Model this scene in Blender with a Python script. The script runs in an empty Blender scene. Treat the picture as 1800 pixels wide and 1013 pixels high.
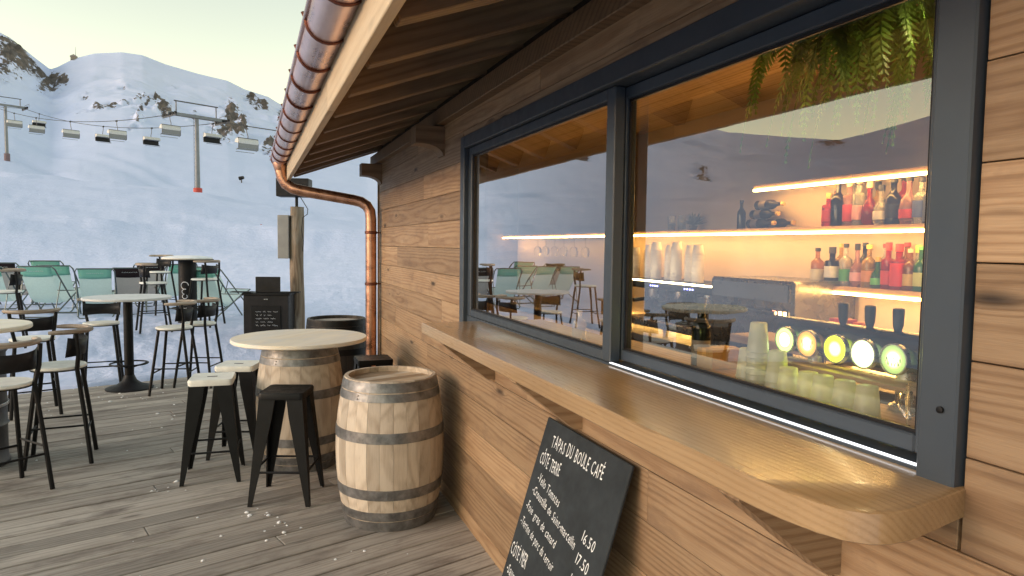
import bpy, math, random
import numpy as np
from mathutils import Matrix, Vector
random.seed(7)
rng = np.random.default_rng(7)
R = math.radians

# ------------------------------------------------------------------ camera, sky, sun, exposure
scene = bpy.context.scene
cam_data = bpy.data.cameras.new('camera')
cam_data.sensor_width = 36.0
cam_data.lens = 24.0
cam_data.clip_start = 0.05
cam_data.clip_end = 6000.0
cam = bpy.data.objects.new('camera', cam_data)
scene.collection.objects.link(cam)
cam.matrix_world = (Matrix.Translation((0, 0, 1.75)) @ Matrix.Rotation(R(-20.97), 4, 'Z')
                    @ Matrix.Rotation(R(90 - 3.55), 4, 'X') @ Matrix.Rotation(R(0.7), 4, 'Z'))
scene.camera = cam

SUN_AZ, SUN_EL = R(-95.0), R(1.3)          # azimuth measured from +Y towards +X
world = bpy.data.worlds.new('World')
scene.world = world
world.use_nodes = True
wn = world.node_tree.nodes
wl = world.node_tree.links
bg = wn['Background']
sky = wn.new('ShaderNodeTexSky')
sky.sky_type = 'NISHITA'
sky.sun_disc = False
sky.sun_elevation = SUN_EL
sky.sun_rotation = SUN_AZ
sky.altitude = 2000.0
sky.air_density = 1.0
sky.dust_density = 3.0
sky.ozone_density = 0.1
wl.new(sky.outputs[0], bg.inputs[0])
bg.inputs[1].default_value = 0.15

sun_data = bpy.data.lights.new('sun', 'SUN')
sun_data.energy = 0.44
sun_data.angle = R(42.0)
sun_data.color = (1.0, 0.89, 0.82)
sun = bpy.data.objects.new('sun', sun_data)
scene.collection.objects.link(sun)
SL_EL = R(10.0)
sdir = Vector((math.sin(SUN_AZ) * math.cos(SL_EL), math.cos(SUN_AZ) * math.cos(SL_EL), math.sin(SL_EL)))
sun.rotation_euler = sdir.to_track_quat('Z', 'Y').to_euler()

scene.view_settings.view_transform = 'Standard'
scene.view_settings.look = 'None'
scene.view_settings.gamma = 1.0
scene.view_settings.use_curve_mapping = False
scene.view_settings.exposure = 2.55
scene.render.engine = 'CYCLES'
cy = scene.cycles
cy.use_denoising = True
cy.max_bounces = 7
cy.diffuse_bounces = 4
cy.glossy_bounces = 4
cy.transmission_bounces = 6
cy.transparent_max_bounces = 8
cy.caustics_reflective = False
cy.caustics_refractive = False
cy.sample_clamp_indirect = 6.0

COL = scene.collection
# ------------------------------------------------------------------ object helpers
W = {}


def tag(o, label=None, cat=None, group=None, kind=None):
    if label: o['label'] = label
    if cat: o['category'] = cat
    if group: o['group'] = group
    if kind: o['kind'] = kind
    return o


def link(o, parent=None, mw=None):
    COL.objects.link(o)
    if mw is None:
        mw = W[parent.name].copy() if parent else Matrix.Identity(4)
    if parent:
        o.parent = parent
        o.matrix_local = W[parent.name].inverted() @ mw
    else:
        o.matrix_world = mw
    W[o.name] = mw
    return o


def thing(name, label, cat, loc=(0, 0, 0), rz=0.0, group=None, kind=None):
    o = bpy.data.objects.new(name, None)
    o.empty_display_size = 0.1
    link(o, None, Matrix.Translation(loc) @ Matrix.Rotation(rz, 4, 'Z'))
    return tag(o, label, cat, group, kind)


def dup(root, loc, rz, label, group=None, scale=1.0):
    r = root.copy()
    COL.objects.link(r)
    r.matrix_world = Matrix.Translation(loc) @ Matrix.Rotation(rz, 4, 'Z') @ Matrix.Scale(scale, 4)
    r['label'] = label
    if group: r['group'] = group
    for ch in list(root.children):
        c = ch.copy()
        COL.objects.link(c)
        c.parent = r
        for g in ch.children:
            d = g.copy()
            COL.objects.link(d)
            d.parent = c
    return r


class MB:
    def __init__(s):
        s.v = []
        s.f = []

    def add(s, vs, fs):
        b = len(s.v)
        s.v += [tuple(map(float, p)) for p in vs]
        s.f += [tuple(b + i for i in f) for f in fs]
        return s

    def box(s, x0, x1, y0, y1, z0, z1, c=0.0, m=None):
        if c <= 0:
            vs = [(x, y, z) for x in (x0, x1) for y in (y0, y1) for z in (z0, z1)]
            fs = [(0, 1, 3, 2), (4, 6, 7, 5), (0, 4, 5, 1), (2, 3, 7, 6), (0, 2, 6, 4), (1, 5, 7, 3)]
        else:
            hx, hy, hz = (x1 - x0) / 2, (y1 - y0) / 2, (z1 - z0) / 2
            mx, my, mz = (x1 + x0) / 2, (y1 + y0) / 2, (z1 + z0) / 2
            vs = []
            idx = {}
            for sx in (-1, 1):
                for sy in (-1, 1):
                    for sz in (-1, 1):
                        for a in range(3):
                            d = [hx - c, hy - c, hz - c]
                            d[a] += c
                            idx[(sx, sy, sz, a)] = len(vs)
                            vs.append((mx + sx * d[0], my + sy * d[1], mz + sz * d[2]))
            fs = []
            S = (-1, 1)
            for sg in S:
                q = [(-1, -1), (1, -1), (1, 1), (-1, 1)]
                if sg < 0: q = q[::-1]
                fs.append(tuple(idx[(sg, a, b, 0)] for a, b in q))
                fs.append(tuple(idx[(b, sg, a, 1)] for a, b in q))
                fs.append(tuple(idx[(a, b, sg, 2)] for a, b in q))
            for a in S:
                for b in S:
                    e = [idx[(a, b, -1, 0)], idx[(a, b, 1, 0)], idx[(a, b, 1, 1)], idx[(a, b, -1, 1)]]
                    fs.append(tuple(e if a * b < 0 else e[::-1]))
                    e = [idx[(-1, a, b, 1)], idx[(1, a, b, 1)], idx[(1, a, b, 2)], idx[(-1, a, b, 2)]]
                    fs.append(tuple(e if a * b < 0 else e[::-1]))
                    e = [idx[(a, -1, b, 2)], idx[(a, 1, b, 2)], idx[(a, 1, b, 0)], idx[(a, -1, b, 0)]]
                    fs.append(tuple(e if a * b < 0 else e[::-1]))
                    for cc in S:
                        t = [idx[(a, b, cc, 0)], idx[(a, b, cc, 1)], idx[(a, b, cc, 2)]]
                        fs.append(tuple(t if a * b * cc > 0 else t[::-1]))
        if m is not None:
            vs = [tuple(m @ Vector(p)) for p in vs]
        return s.add(vs, fs)

    def tube(s, pts, r, n=8, closed=False, radii=None):
        P = [Vector(p) for p in pts]
        k = len(P)
        vs = []
        prev = None
        for i in range(k):
            if closed:
                t = (P[(i + 1) % k] - P[i - 1])
            else:
                t = P[min(i + 1, k - 1)] - P[max(i - 1, 0)]
            t.normalize()
            if prev is None:
                up = Vector((0, 0, 1)) if abs(t.z) < 0.9 else Vector((1, 0, 0))
                a = t.cross(up).normalized()
            else:
                a = (prev - t * prev.dot(t)).normalized()
            prev = a
            b = t.cross(a)
            rr = radii[i] if radii else r
            for j in range(n):
                th = 2 * math.pi * j / n
                vs.append(P[i] + (a * math.cos(th) + b * math.sin(th)) * rr)
        fs = []
        m = k if closed else k - 1
        for i in range(m):
            i2 = (i + 1) % k
            for j in range(n):
                fs.append((i * n + j, i * n + (j + 1) % n, i2 * n + (j + 1) % n, i2 * n + j))
        if not closed:
            fs.append(tuple(range(n - 1, -1, -1)))
            fs.append(tuple((k - 1) * n + j for j in range(n)))
        return s.add(vs, fs)

    def lathe(s, prof, n=24, c=(0, 0, 0), caps=True):
        vs = []
        k = len(prof)
        for r, z in prof:
            for j in range(n):
                th = 2 * math.pi * j / n
                vs.append((c[0] + r * math.cos(th), c[1] + r * math.sin(th), c[2] + z))
        fs = []
        for i in range(k - 1):
            for j in range(n):
                fs.append((i * n + j, i * n + (j + 1) % n, (i + 1) * n + (j + 1) % n, (i + 1) * n + j))
        if caps:
            fs.append(tuple(range(n - 1, -1, -1)))
            fs.append(tuple((k - 1) * n + j for j in range(n)))
        return s.add(vs, fs)

    def prism(s, poly, a, b, axis='y'):
        def P(u, v, w):
            return {'y': (u, w, v), 'x': (w, u, v), 'z': (u, v, w)}[axis]
        n = len(poly)
        vs = [P(u, v, a) for u, v in poly] + [P(u, v, b) for u, v in poly]
        fs = [tuple(range(n)), tuple(range(2 * n - 1, n - 1, -1))]
        for i in range(n):
            j = (i + 1) % n
            fs.append((i, i + n, j + n, j))
        return s.add(vs, fs)

    def grid(s, fn, nu, nv):
        vs = [fn(i / (nu - 1), j / (nv - 1)) for i in range(nu) for j in range(nv)]
        fs = [(i * nv + j, (i + 1) * nv + j, (i + 1) * nv + j + 1, i * nv + j + 1)
              for i in range(nu - 1) for j in range(nv - 1)]
        return s.add(vs, fs)

    def mesh(s, name, mat=None, smooth=True, ang=35, fix=True):
        me = bpy.data.meshes.new(name)
        me.from_pydata(s.v, [], s.f)
        if fix:
            import bmesh
            bm = bmesh.new()
            bm.from_mesh(me)
            bmesh.ops.recalc_face_normals(bm, faces=bm.faces)
            bm.to_mesh(me)
            bm.free()
        if smooth:
            me.shade_smooth()
            me.set_sharp_from_angle(angle=R(ang))
        if mat: me.materials.append(mat)
        me.update()
        return me

    def build(s, name, mat, parent=None, mw=None, **kw):
        return link(bpy.data.objects.new(name, s.mesh(name, mat, **kw)), parent, mw)


def share(name, me, parent, mw):
    return link(bpy.data.objects.new(name, me), parent, mw)


# ------------------------------------------------------------------ material helpers
class NT:
    def __init__(s, name):
        s.m = bpy.data.materials.new(name)
        s.m.use_nodes = True
        s.t = s.m.node_tree
        s.b = s.t.nodes['Principled BSDF']
        s.out = s.t.nodes['Material Output']

    def n(s, ty, props=None, **ins):
        nd = s.t.nodes.new(ty)
        for k, v in (props or {}).items(): setattr(nd, k, v)
        for k, v in ins.items():
            key = int(k[1:]) if k[0] == 'i' and k[1:].isdigit() else k.replace('_', ' ')
            s.set(nd.inputs[key], v)
        return nd

    def set(s, sock, v):
        if hasattr(v, 'is_output'): s.t.links.new(v, sock)
        else: sock.default_value = v

    def math(s, op, a, b=0.0, c=None):
        nd = s.n('ShaderNodeMath', {'operation': op}, i0=a, i1=b)
        if c is not None: s.set(nd.inputs[2], c)
        return nd.outputs[0]

    def mix(s, f, a, b, mode='MIX'):
        nd = s.n('ShaderNodeMix', {'data_type': 'RGBA', 'blend_type': mode})
        s.set(nd.inputs[0], f); s.set(nd.inputs[6], a); s.set(nd.inputs[7], b)
        return nd.outputs[2]

    def ramp(s, f, stops):
        nd = s.n('ShaderNodeValToRGB', None, Fac=f)
        e = nd.color_ramp.elements
        while len(e) < len(stops): e.new(0.5)
        for el, (p, c) in zip(e, stops):
            el.position = p
            el.color = (*c, 1) if len(c) == 3 else c
        return nd.outputs[0]

    def mapr(s, v, a, b, c, d):
        return s.n('ShaderNodeMapRange', None, i0=v, i1=a, i2=b, i3=c, i4=d).outputs[0]

    def noise(s, vec, scale, detail=4.0, rough=0.55, dist=0.0):
        return s.n('ShaderNodeTexNoise', None, Vector=vec, Scale=scale, Detail=detail, Roughness=rough, Distortion=dist).outputs[0]

    def vmul(s, v, m):
        return s.n('ShaderNodeVectorMath', {'operation': 'MULTIPLY'}, i0=v, i1=m).outputs[0]

    def vadd(s, v, m):
        return s.n('ShaderNodeVectorMath', {'operation': 'ADD'}, i0=v, i1=m).outputs[0]

    def obj(s):
        return s.n('ShaderNodeTexCoord').outputs['Object']

    def rnd(s):
        return s.n('ShaderNodeObjectInfo').outputs['Random']

    def bump(s, h, strength=0.3, dist=0.01, normal=None):
        nd = s.n('ShaderNodeBump', None, Height=h, Strength=strength, Distance=dist)
        if normal is not None: s.set(nd.inputs['Normal'], normal)
        s.t.links.new(nd.outputs[0], s.b.inputs['Normal'])
        return nd.outputs[0]

    def p(s, **kw):
        for k, v in kw.items(): s.set(s.b.inputs[k.replace('_', ' ')], v if not (isinstance(v, tuple) and len(v) == 3) else (*v, 1))
        return s.m


def rgb(c): return (*c, 1.0)


def wood(name, dark, mid, light, freq=260.0, rough=0.55, bump=0.25, contrast=1.0, knot=0.5, swap=False, vary=0.25, coat=0.0, wear=None):
    """flat-sawn timber: growth rings round an offset pith, long axis = local X"""
    t = NT(name)
    p = t.obj()
    if swap:
        sp = t.n('ShaderNodeSeparateXYZ', None, i0=p).outputs
        p = t.n('ShaderNodeCombineXYZ', None, i0=sp[1], i1=sp[0], i2=sp[2]).outputs[0]
    r = t.rnd()
    shift = t.n('ShaderNodeCombineXYZ', None, i0=t.math('MULTIPLY', r, 37.0), i1=t.math('MULTIPLY', r, 11.3), i2=t.math('MULTIPLY', r, 5.1)).outputs[0]
    q = t.vadd(p, shift)
    sep = t.n('ShaderNodeSeparateXYZ', None, i0=p).outputs
    warp = t.noise(t.vmul(q, (0.7, 3.0, 3.0)), 1.0, 2.5)
    oy = t.mapr(t.math('FRACT', t.math('MULTIPLY', r, 17.31)), 0, 1, -0.09, 0.09)
    yy = t.math('ADD', sep[1], oy)
    zz = t.math('ADD', sep[2], t.mapr(t.math('FRACT', t.math('MULTIPLY', r, 5.77)), 0, 1, 0.03, 0.12))
    rad = t.math('SQRT', t.math('ADD', t.math('MULTIPLY', yy, yy), t.math('MULTIPLY', zz, zz)))
    kv = t.n('ShaderNodeTexVoronoi', None, Vector=t.vmul(q, (1.5, 6.0, 6.0)), Scale=1.0, Randomness=1.0).outputs[0]
    kn = t.mapr(kv, 0.02, 0.20, 1.0, 0.0)
    rad = t.math('ADD', rad, t.math('MULTIPLY', t.math('SUBTRACT', warp, 0.5), 0.06))
    rad = t.math('ADD', rad, t.math('MULTIPLY', kn, 0.025 * knot))
    band = t.math('SINE', t.math('MULTIPLY', rad, freq))
    band = t.mapr(band, -1, 1, 0, 1)
    band = t.math('POWER', band, 2.2)
    fine = t.noise(t.vmul(q, (7.0, 190.0, 190.0)), 1.0, 3.0, 0.7)
    blot = t.noise(t.vmul(q, (2.2, 11.0, 11.0)), 1.0, 5.0, 0.62, 0.6)
    f = t.math('ADD', t.math('MULTIPLY', band, 0.46 * contrast), t.math('MULTIPLY', t.math('SUBTRACT', fine, 0.25), 0.55))
    f = t.math('ADD', f, t.math('MULTIPLY', t.math('SUBTRACT', blot, 0.5), 0.75))
    c = t.ramp(f, [(0.05, light), (0.42, mid), (0.95, dark)])
    core = t.mapr(kv, 0.05, 0.13, 1.0, 0.0)
    c = t.mix(t.math('MULTIPLY', core, knot), c, rgb(tuple(x * 0.35 for x in dark)))
    v = t.mapr(t.math('FRACT', t.math('MULTIPLY', r, 91.7)), 0, 1, 1 - vary, 1 + vary * 0.6)
    c = t.mix(1.0, c, t.n('ShaderNodeCombineColor', None, i0=v, i1=v, i2=v).outputs[0], 'MULTIPLY')
    if wear:
        wc, wscale, wlo, whi = wear
        wnz = t.noise(t.vmul(q, (1.0, 2.2, 2.2)), wscale, 6.0, 0.65)
        c = t.mix(t.mapr(wnz, wlo, whi, 0, 1), c, rgb(wc))
    t.bump(t.math('ADD', t.math('MULTIPLY', fine, 0.6), t.math('MULTIPLY', band, 0.4)), bump, 0.004)
    t.p(Base_Color=c, Roughness=t.mapr(fine, 0.2, 0.8, rough - 0.08, min(1, rough + 0.12)))
    if coat: t.p(Coat_Weight=coat, Coat_Roughness=t.mapr(t.noise(p, 3.0, 5.0, .6), .35, .65, .10, .26))
    return t.m


def plain(name, col, rough=0.5, metal=0.0, vary=0.12, scale=6.0, bump=0.0, bscale=60.0, **kw):
    t = NT(name)
    p = t.obj()
    n1 = t.noise(p, scale, 5.0, 0.6)
    c = t.mix(t.mapr(n1, 0.3, 0.7, 0, 1), rgb(tuple(x * (1 - vary) for x in col)), rgb(tuple(min(1, x * (1 + vary)) for x in col)))
    n2 = t.noise(p, scale * 3.1, 4.0, 0.6)
    t.p(Base_Color=c, Metallic=metal, Roughness=t.mapr(n2, 0.3, 0.7, max(0.02, rough - 0.1), min(1, rough + 0.1)))
    if bump: t.bump(t.noise(p, bscale, 4.0), bump, 0.004)
    t.p(**kw)
    return t.m


def emit(name, col, strength):
    t = NT(name)
    e = t.n('ShaderNodeEmission', None, Color=rgb(col), Strength=strength)
    t.t.links.new(e.outputs[0], t.out.inputs[0])
    return t.m


def glassy(name, col, rough=0.05, trans=0.85, ior=1.4):
    t = NT(name)
    return t.p(Base_Color=col, Roughness=rough, Transmission_Weight=trans, IOR=ior)


M = {}
M['larch'] = wood('larch_cladding', (0.115, 0.062, 0.031), (0.295, 0.18, 0.098), (0.41, 0.275, 0.162), 380, 0.6, 0.45, 0.68, 1.0, vary=0.28,
                  wear=((0.17, 0.105, 0.066), 2.6, 0.54, 0.78))
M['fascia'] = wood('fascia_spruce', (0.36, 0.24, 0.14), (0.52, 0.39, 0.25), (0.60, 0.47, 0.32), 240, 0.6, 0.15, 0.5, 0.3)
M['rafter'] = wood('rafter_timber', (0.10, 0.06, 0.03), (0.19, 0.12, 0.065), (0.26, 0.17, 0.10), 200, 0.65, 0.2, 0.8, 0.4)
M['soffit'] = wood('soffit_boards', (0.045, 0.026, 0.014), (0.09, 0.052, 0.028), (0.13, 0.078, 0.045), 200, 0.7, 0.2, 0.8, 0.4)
M['counter'] = wood('counter_oak', (0.21, 0.115, 0.052), (0.38, 0.235, 0.112), (0.48, 0.315, 0.165), 520, 0.30, 0.15, 0.5, 0.6, swap=True, coat=0.9)
M['deck'] = wood('deck_weathered', (0.16, 0.135, 0.118), (0.325, 0.29, 0.258), (0.47, 0.43, 0.39), 300, 0.72, 0.6, 0.55, 0.5, vary=0.30,
                 wear=((0.17, 0.142, 0.125), 2.1, 0.50, 0.72))
M['stave'] = wood('oak_stave', (0.31, 0.24, 0.18), (0.53, 0.44, 0.35), (0.66, 0.57, 0.47), 380, 0.6, 0.35, 0.7, 0.2, vary=0.24,
                  wear=((0.22, 0.16, 0.115), 2.4, 0.53, 0.78))
M['head'] = wood('barrel_head_oak', (0.28, 0.18, 0.11), (0.44, 0.32, 0.21), (0.56, 0.45, 0.33), 260, 0.65, 0.25, 0.8, 0.2, wear=((0.70, 0.66, 0.60), 2.6, 0.5, 0.72))
M['top'] = wood('pale_table_top', (0.66, 0.55, 0.41), (0.84, 0.755, 0.61), (0.88, 0.82, 0.71), 260, 0.5, 0.12, 0.6, 0.1, wear=((0.80, 0.78, 0.74), 2.0, 0.45, 0.7))
M['stoolseat'] = plain('frosted_stool_seat', (0.92, 0.89, 0.83), .45, 0, .12, 9.0)
M['rail'] = wood('rail_wood', (0.17, 0.11, 0.075), (0.33, 0.25, 0.19), (0.50, 0.42, 0.35), 240, 0.55, 0.1, 0.7, 0.1)
M['post'] = wood('log_post', (0.10, 0.065, 0.04), (0.20, 0.145, 0.10), (0.30, 0.235, 0.17), 220, 0.75, 0.5, 0.9, 0.5, wear=((0.33, 0.30, 0.26), 2.0, 0.5, 0.75))
M['hoop'] = plain('galvanised_hoop', (0.22, 0.22, 0.225), 0.48, 0.7, 0.45, 14.0, 0.25, 80)
M['black'] = plain('black_metal', (0.007, 0.007, 0.008), 0.5, 0.0, 0.4, 8.0, Specular_IOR_Level=0.25)
M['blackplate'] = plain('black_plate', (0.013, 0.012, 0.014), 0.5, 0.0, 0.4, 8.0, Specular_IOR_Level=0.3)
M['steel'] = plain('dark_steel_drum', (0.09, 0.09, 0.10), 0.45, 0.6, 0.3, 5.0)
M['frame'] = plain('anthracite_frame', (0.043, 0.056, 0.074), 0.45, 0.0, 0.08, 4.0)
M['alu'] = plain('aluminium_rail', (0.85, 0.86, 0.88), 0.25, 0.3, 0.05)
M['slate'] = plain('chalkboard_slate', (0.026, 0.032, 0.038), 0.75, 0.0, 0.3, 5.0, 0.05, 200, Specular_IOR_Level=0.3)
M['chalk'] = plain('chalk', (0.78, 0.80, 0.82), 0.9, 0.0, 0.15, 80.0)
M['lift'] = plain('galvanised_pylon', (0.20, 0.21, 0.22), 0.5, 0.3, 0.15, 1.0)
M['red'] = plain('red_pad', (0.50, 0.06, 0.04), 0.6)
M['pale'] = plain('pale_canopy', (0.62, 0.60, 0.56), 0.4)
M['greyseat'] = plain('grey_seat', (0.23, 0.23, 0.22), 0.6)
M['boxgrey'] = plain('grey_cabinet', (0.30, 0.29, 0.28), 0.5)
M['chrome'] = plain('brushed_steel', (0.55, 0.55, 0.56), 0.25, 0.9, 0.1)
M['innerwall'] = plain('plaster_back_wall', (0.55, 0.45, 0.36), 0.75, 0.0, 0.1, 2.0)
M['innerwood'] = wood('inner_ceiling_wood', (0.16, 0.085, 0.035), (0.27, 0.15, 0.065), (0.35, 0.21, 0.10), 260, 0.6, 0.1, 0.8, 0.3, swap=True)
M['shelf'] = wood('shelf_wood', (0.22, 0.12, 0.06), (0.36, 0.22, 0.12), (0.46, 0.30, 0.18), 260, 0.5, 0.1, 0.8, 0.2, swap=True)
M['led'] = emit('warm_led', (1.0, 0.54, 0.14), 9.5)
M['cup'] = None


def copper(name, cols):
    t = NT(name)
    p = t.obj()
    n = t.noise(t.vmul(p, (3, 1, 3)), 3.0, 6.0, 0.65)
    c = t.ramp(n, [(0.25, cols[0]), (0.5, cols[1]), (0.75, cols[2])])
    t.p(Base_Color=c, Metallic=0.95, Roughness=t.mapr(n, 0.3, 0.7, 0.2, 0.42))
    return t.m


M['gutter'] = copper('snow_tinted_copper', ((0.46, 0.27, 0.23), (0.78, 0.56, 0.53), (0.90, 0.73, 0.72)))  # pale pink of the reflected snow is put into the gutter's copper colour
M['copper'] = copper('copper_pipe', ((0.30, 0.14, 0.09), (0.56, 0.30, 0.20), (0.74, 0.45, 0.33)))
M['darksteel'] = plain('dark_stainless', (0.16, 0.15, 0.14), 0.28, 0.85, 0.25, 5.0)
M['copperdark'] = plain('dark_copper', (0.16, 0.06, 0.04), 0.4, 0.8, 0.3)


def cupmat(name, col):
    t = NT(name)
    d = t.n('ShaderNodeBsdfDiffuse', None, Color=rgb(col))
    tr = t.n('ShaderNodeBsdfTranslucent', None, Color=rgb(col))
    g = t.n('ShaderNodeBsdfGlossy', None, Color=rgb((1, 1, 1)), Roughness=0.25)
    a = t.n('ShaderNodeMixShader', None, i0=0.68, i1=d.outputs[0], i2=tr.outputs[0])
    b = t.n('ShaderNodeMixShader', None, i0=0.06, i1=a.outputs[0], i2=g.outputs[0])
    t.t.links.new(b.outputs[0], t.out.inputs[0])
    return t.m


M['cup'] = cupmat('frosted_plastic', (0.88, 0.88, 0.66))


def window_glass():
    t = NT('window_glass')
    fr = t.n('ShaderNodeFresnel', None, IOR=1.5).outputs[0]
    f = t.math('MINIMUM', t.math('ADD', t.math('MULTIPLY', fr, 3.6), 0.02), 1.0)
    tr = t.n('ShaderNodeBsdfTransparent', None, Color=rgb((0.93, 0.95, 0.94)))
    gl = t.n('ShaderNodeBsdfGlossy', None, Color=rgb((0.97, 0.98, 1.0)), Roughness=0.0)
    wb = t.n('ShaderNodeBump', None, Height=t.noise(t.obj(), 2.2, 2.0), Strength=0.012, Distance=0.05)
    t.t.links.new(wb.outputs[0], gl.inputs['Normal'])
    mx = t.n('ShaderNodeMixShader', None, i0=f, i1=tr.outputs[0], i2=gl.outputs[0])
    t.t.links.new(mx.outputs[0], t.out.inputs[0])
    return t.m


M['glass'] = window_glass()


def snow_mat():
    t = NT('snow')
    p = t.obj()
    n1 = t.noise(p, 0.05, 4.0, 0.5)
    n2 = t.noise(p, 2.2, 6.0, 0.6)
    n3 = t.noise(p, 9.0, 5.0, 0.65)
    c = t.mix(n1, rgb((0.61, 0.69, 0.95)), rgb((0.675, 0.75, 0.99)))  # blue of snow lying in shade is put into the base colour
    rk = t.n('ShaderNodeAttribute', {'attribute_name': 'rock'}).outputs[2]
    rn = t.noise(p, 0.13, 8.0, 0.75)
    rc = t.ramp(t.noise(p, 0.12, 6.0, 0.75), [(0.3, (0.045, 0.040, 0.040)), (0.5, (0.11, 0.092, 0.082)), (0.7, (0.24, 0.19, 0.155))])
    mask = t.mapr(t.math('ADD', t.math('MULTIPLY', rk, 0.62), t.math('MULTIPLY', t.math('SUBTRACT', rn, 0.5), 1.5)), 0.44, 0.48, 0, 1)
    mask = t.math('MULTIPLY', mask, t.math('GREATER_THAN', rk, 0.02))
    c = t.mix(mask, c, rc)
    h = t.math('ADD', t.math('MULTIPLY', n2, 0.10), t.math('MULTIPLY', n3, 0.05))
    n4 = t.noise(t.vmul(p, (0.05, 0.35, 0.2)), 1.0, 6.0, 0.6)
    h = t.math('ADD', h, t.math('MULTIPLY', n4, 0.7))
    t.bump(h, 0.55, 1.0)
    t.p(Base_Color=c, Roughness=0.75)
    return t.m


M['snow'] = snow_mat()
M['snowlump'] = plain('snow_crumbs', (0.85, 0.87, 0.92), 0.8)


# ------------------------------------------------------------------ terrain
def perlin(x, y, seed=0):
    g = np.random.default_rng(seed).uniform(0, 2 * np.pi, (256, 256))
    xi = np.floor(x).astype(int); yi = np.floor(y).astype(int)
    xf = x - xi; yf = y - yi

    def dot(ix, iy, dx, dy):
        a = g[ix & 255, iy & 255]
        return np.cos(a) * dx + np.sin(a) * dy
    u = xf * xf * xf * (xf * (xf * 6 - 15) + 10)
    v = yf * yf * yf * (yf * (yf * 6 - 15) + 10)
    a = dot(xi, yi, xf, yf); b = dot(xi + 1, yi, xf - 1, yf)
    c = dot(xi, yi + 1, xf, yf - 1); d = dot(xi + 1, yi + 1, xf - 1, yf - 1)
    return (a + u * (b - a)) * (1 - v) + (c + u * (d - c)) * v


def fbm(x, y, oct=4, seed=0, gain=0.5):
    s = 0; a = 1.0
    for o in range(oct):
        s = s + a * perlin(x, y, seed + o)
        x = x * 2.03; y = y * 2.03; a *= gain
    return s


DA = R(17.5)                                  # deck board direction
DU = Vector((math.cos(DA), math.sin(DA), 0))
DN = Vector((-math.sin(DA), math.cos(DA), 0))
EDGE = 9.62                                   # far deck edge, offset along DN

AZN = [-180, -110, -75, -60, -53, -46, -38, -28, -20, -15.5, -14.9, -13.7, -12.8, -12.4, -11.4, -10.2, -8.5, -7.2, -5.7, -3.5, -1.5, -0.3, 1.4, 2.2, 5, 9, 20, 40, 70, 110, 180]
SKY = [.06, .07, .12, .165, .173, .143, .160, .215, .262, .2385, .2334, .216, .204, .2076, .2205, .2298, .2358, .2354, .2274, .2198, .2147, .2055, .1982, .1902, .176, .16, .15, .14, .14, .14, .12]
C1A = [-180, -60, -30, -15.8, -9.2, -3.6, 2.5, 8.7, 30, 180]
C1E = [.03, .05, .066, .0721, .0668, .0551, .0433, .0274, .01, .03]
C2A = [-180, -60, -15.8, 2.5, 30, 180]
C2E = [.0, .02, .0252, .0096, .0, .0]


def sstep(a, b, x):
    t = np.clip((x - a) / (b - a), 0, 1)
    return t * t * (3 - 2 * t)


def pint(r, nodes, vals):
    """piecewise smooth interpolation of z over log r, vals: list of arrays"""
    lr = np.log(r)
    out = np.zeros_like(r)
    L = [math.log(n) for n in nodes]
    m = [None] * len(L)
    for i in range(len(L)):
        if i == 0: m[i] = (vals[1] - vals[0]) / (L[1] - L[0])
        elif i == len(L) - 1: m[i] = (vals[-1] - vals[-2]) / (L[-1] - L[-2])
        else:
            a = (vals[i] - vals[i - 1]) / (L[i] - L[i - 1]); b = (vals[i + 1] - vals[i]) / (L[i + 1] - L[i])
            m[i] = np.where(a * b > 0, 2 * a * b / (a + b + 1e-9), 0.0)
    for i in range(len(L) - 1):
        h = L[i + 1] - L[i]
        t = np.clip((lr - L[i]) / h, 0, 1)
        s = (2 * t**3 - 3 * t**2 + 1) * vals[i] + (t**3 - 2 * t**2 + t) * h * m[i] + (-2 * t**3 + 3 * t**2) * vals[i + 1] + (t**3 - t**2) * h * m[i + 1]
        out = np.where((lr >= L[i]) & (lr <= L[i + 1]), s, out)
    out = np.where(lr > L[-1], vals[-1], out)
    return out


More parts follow.
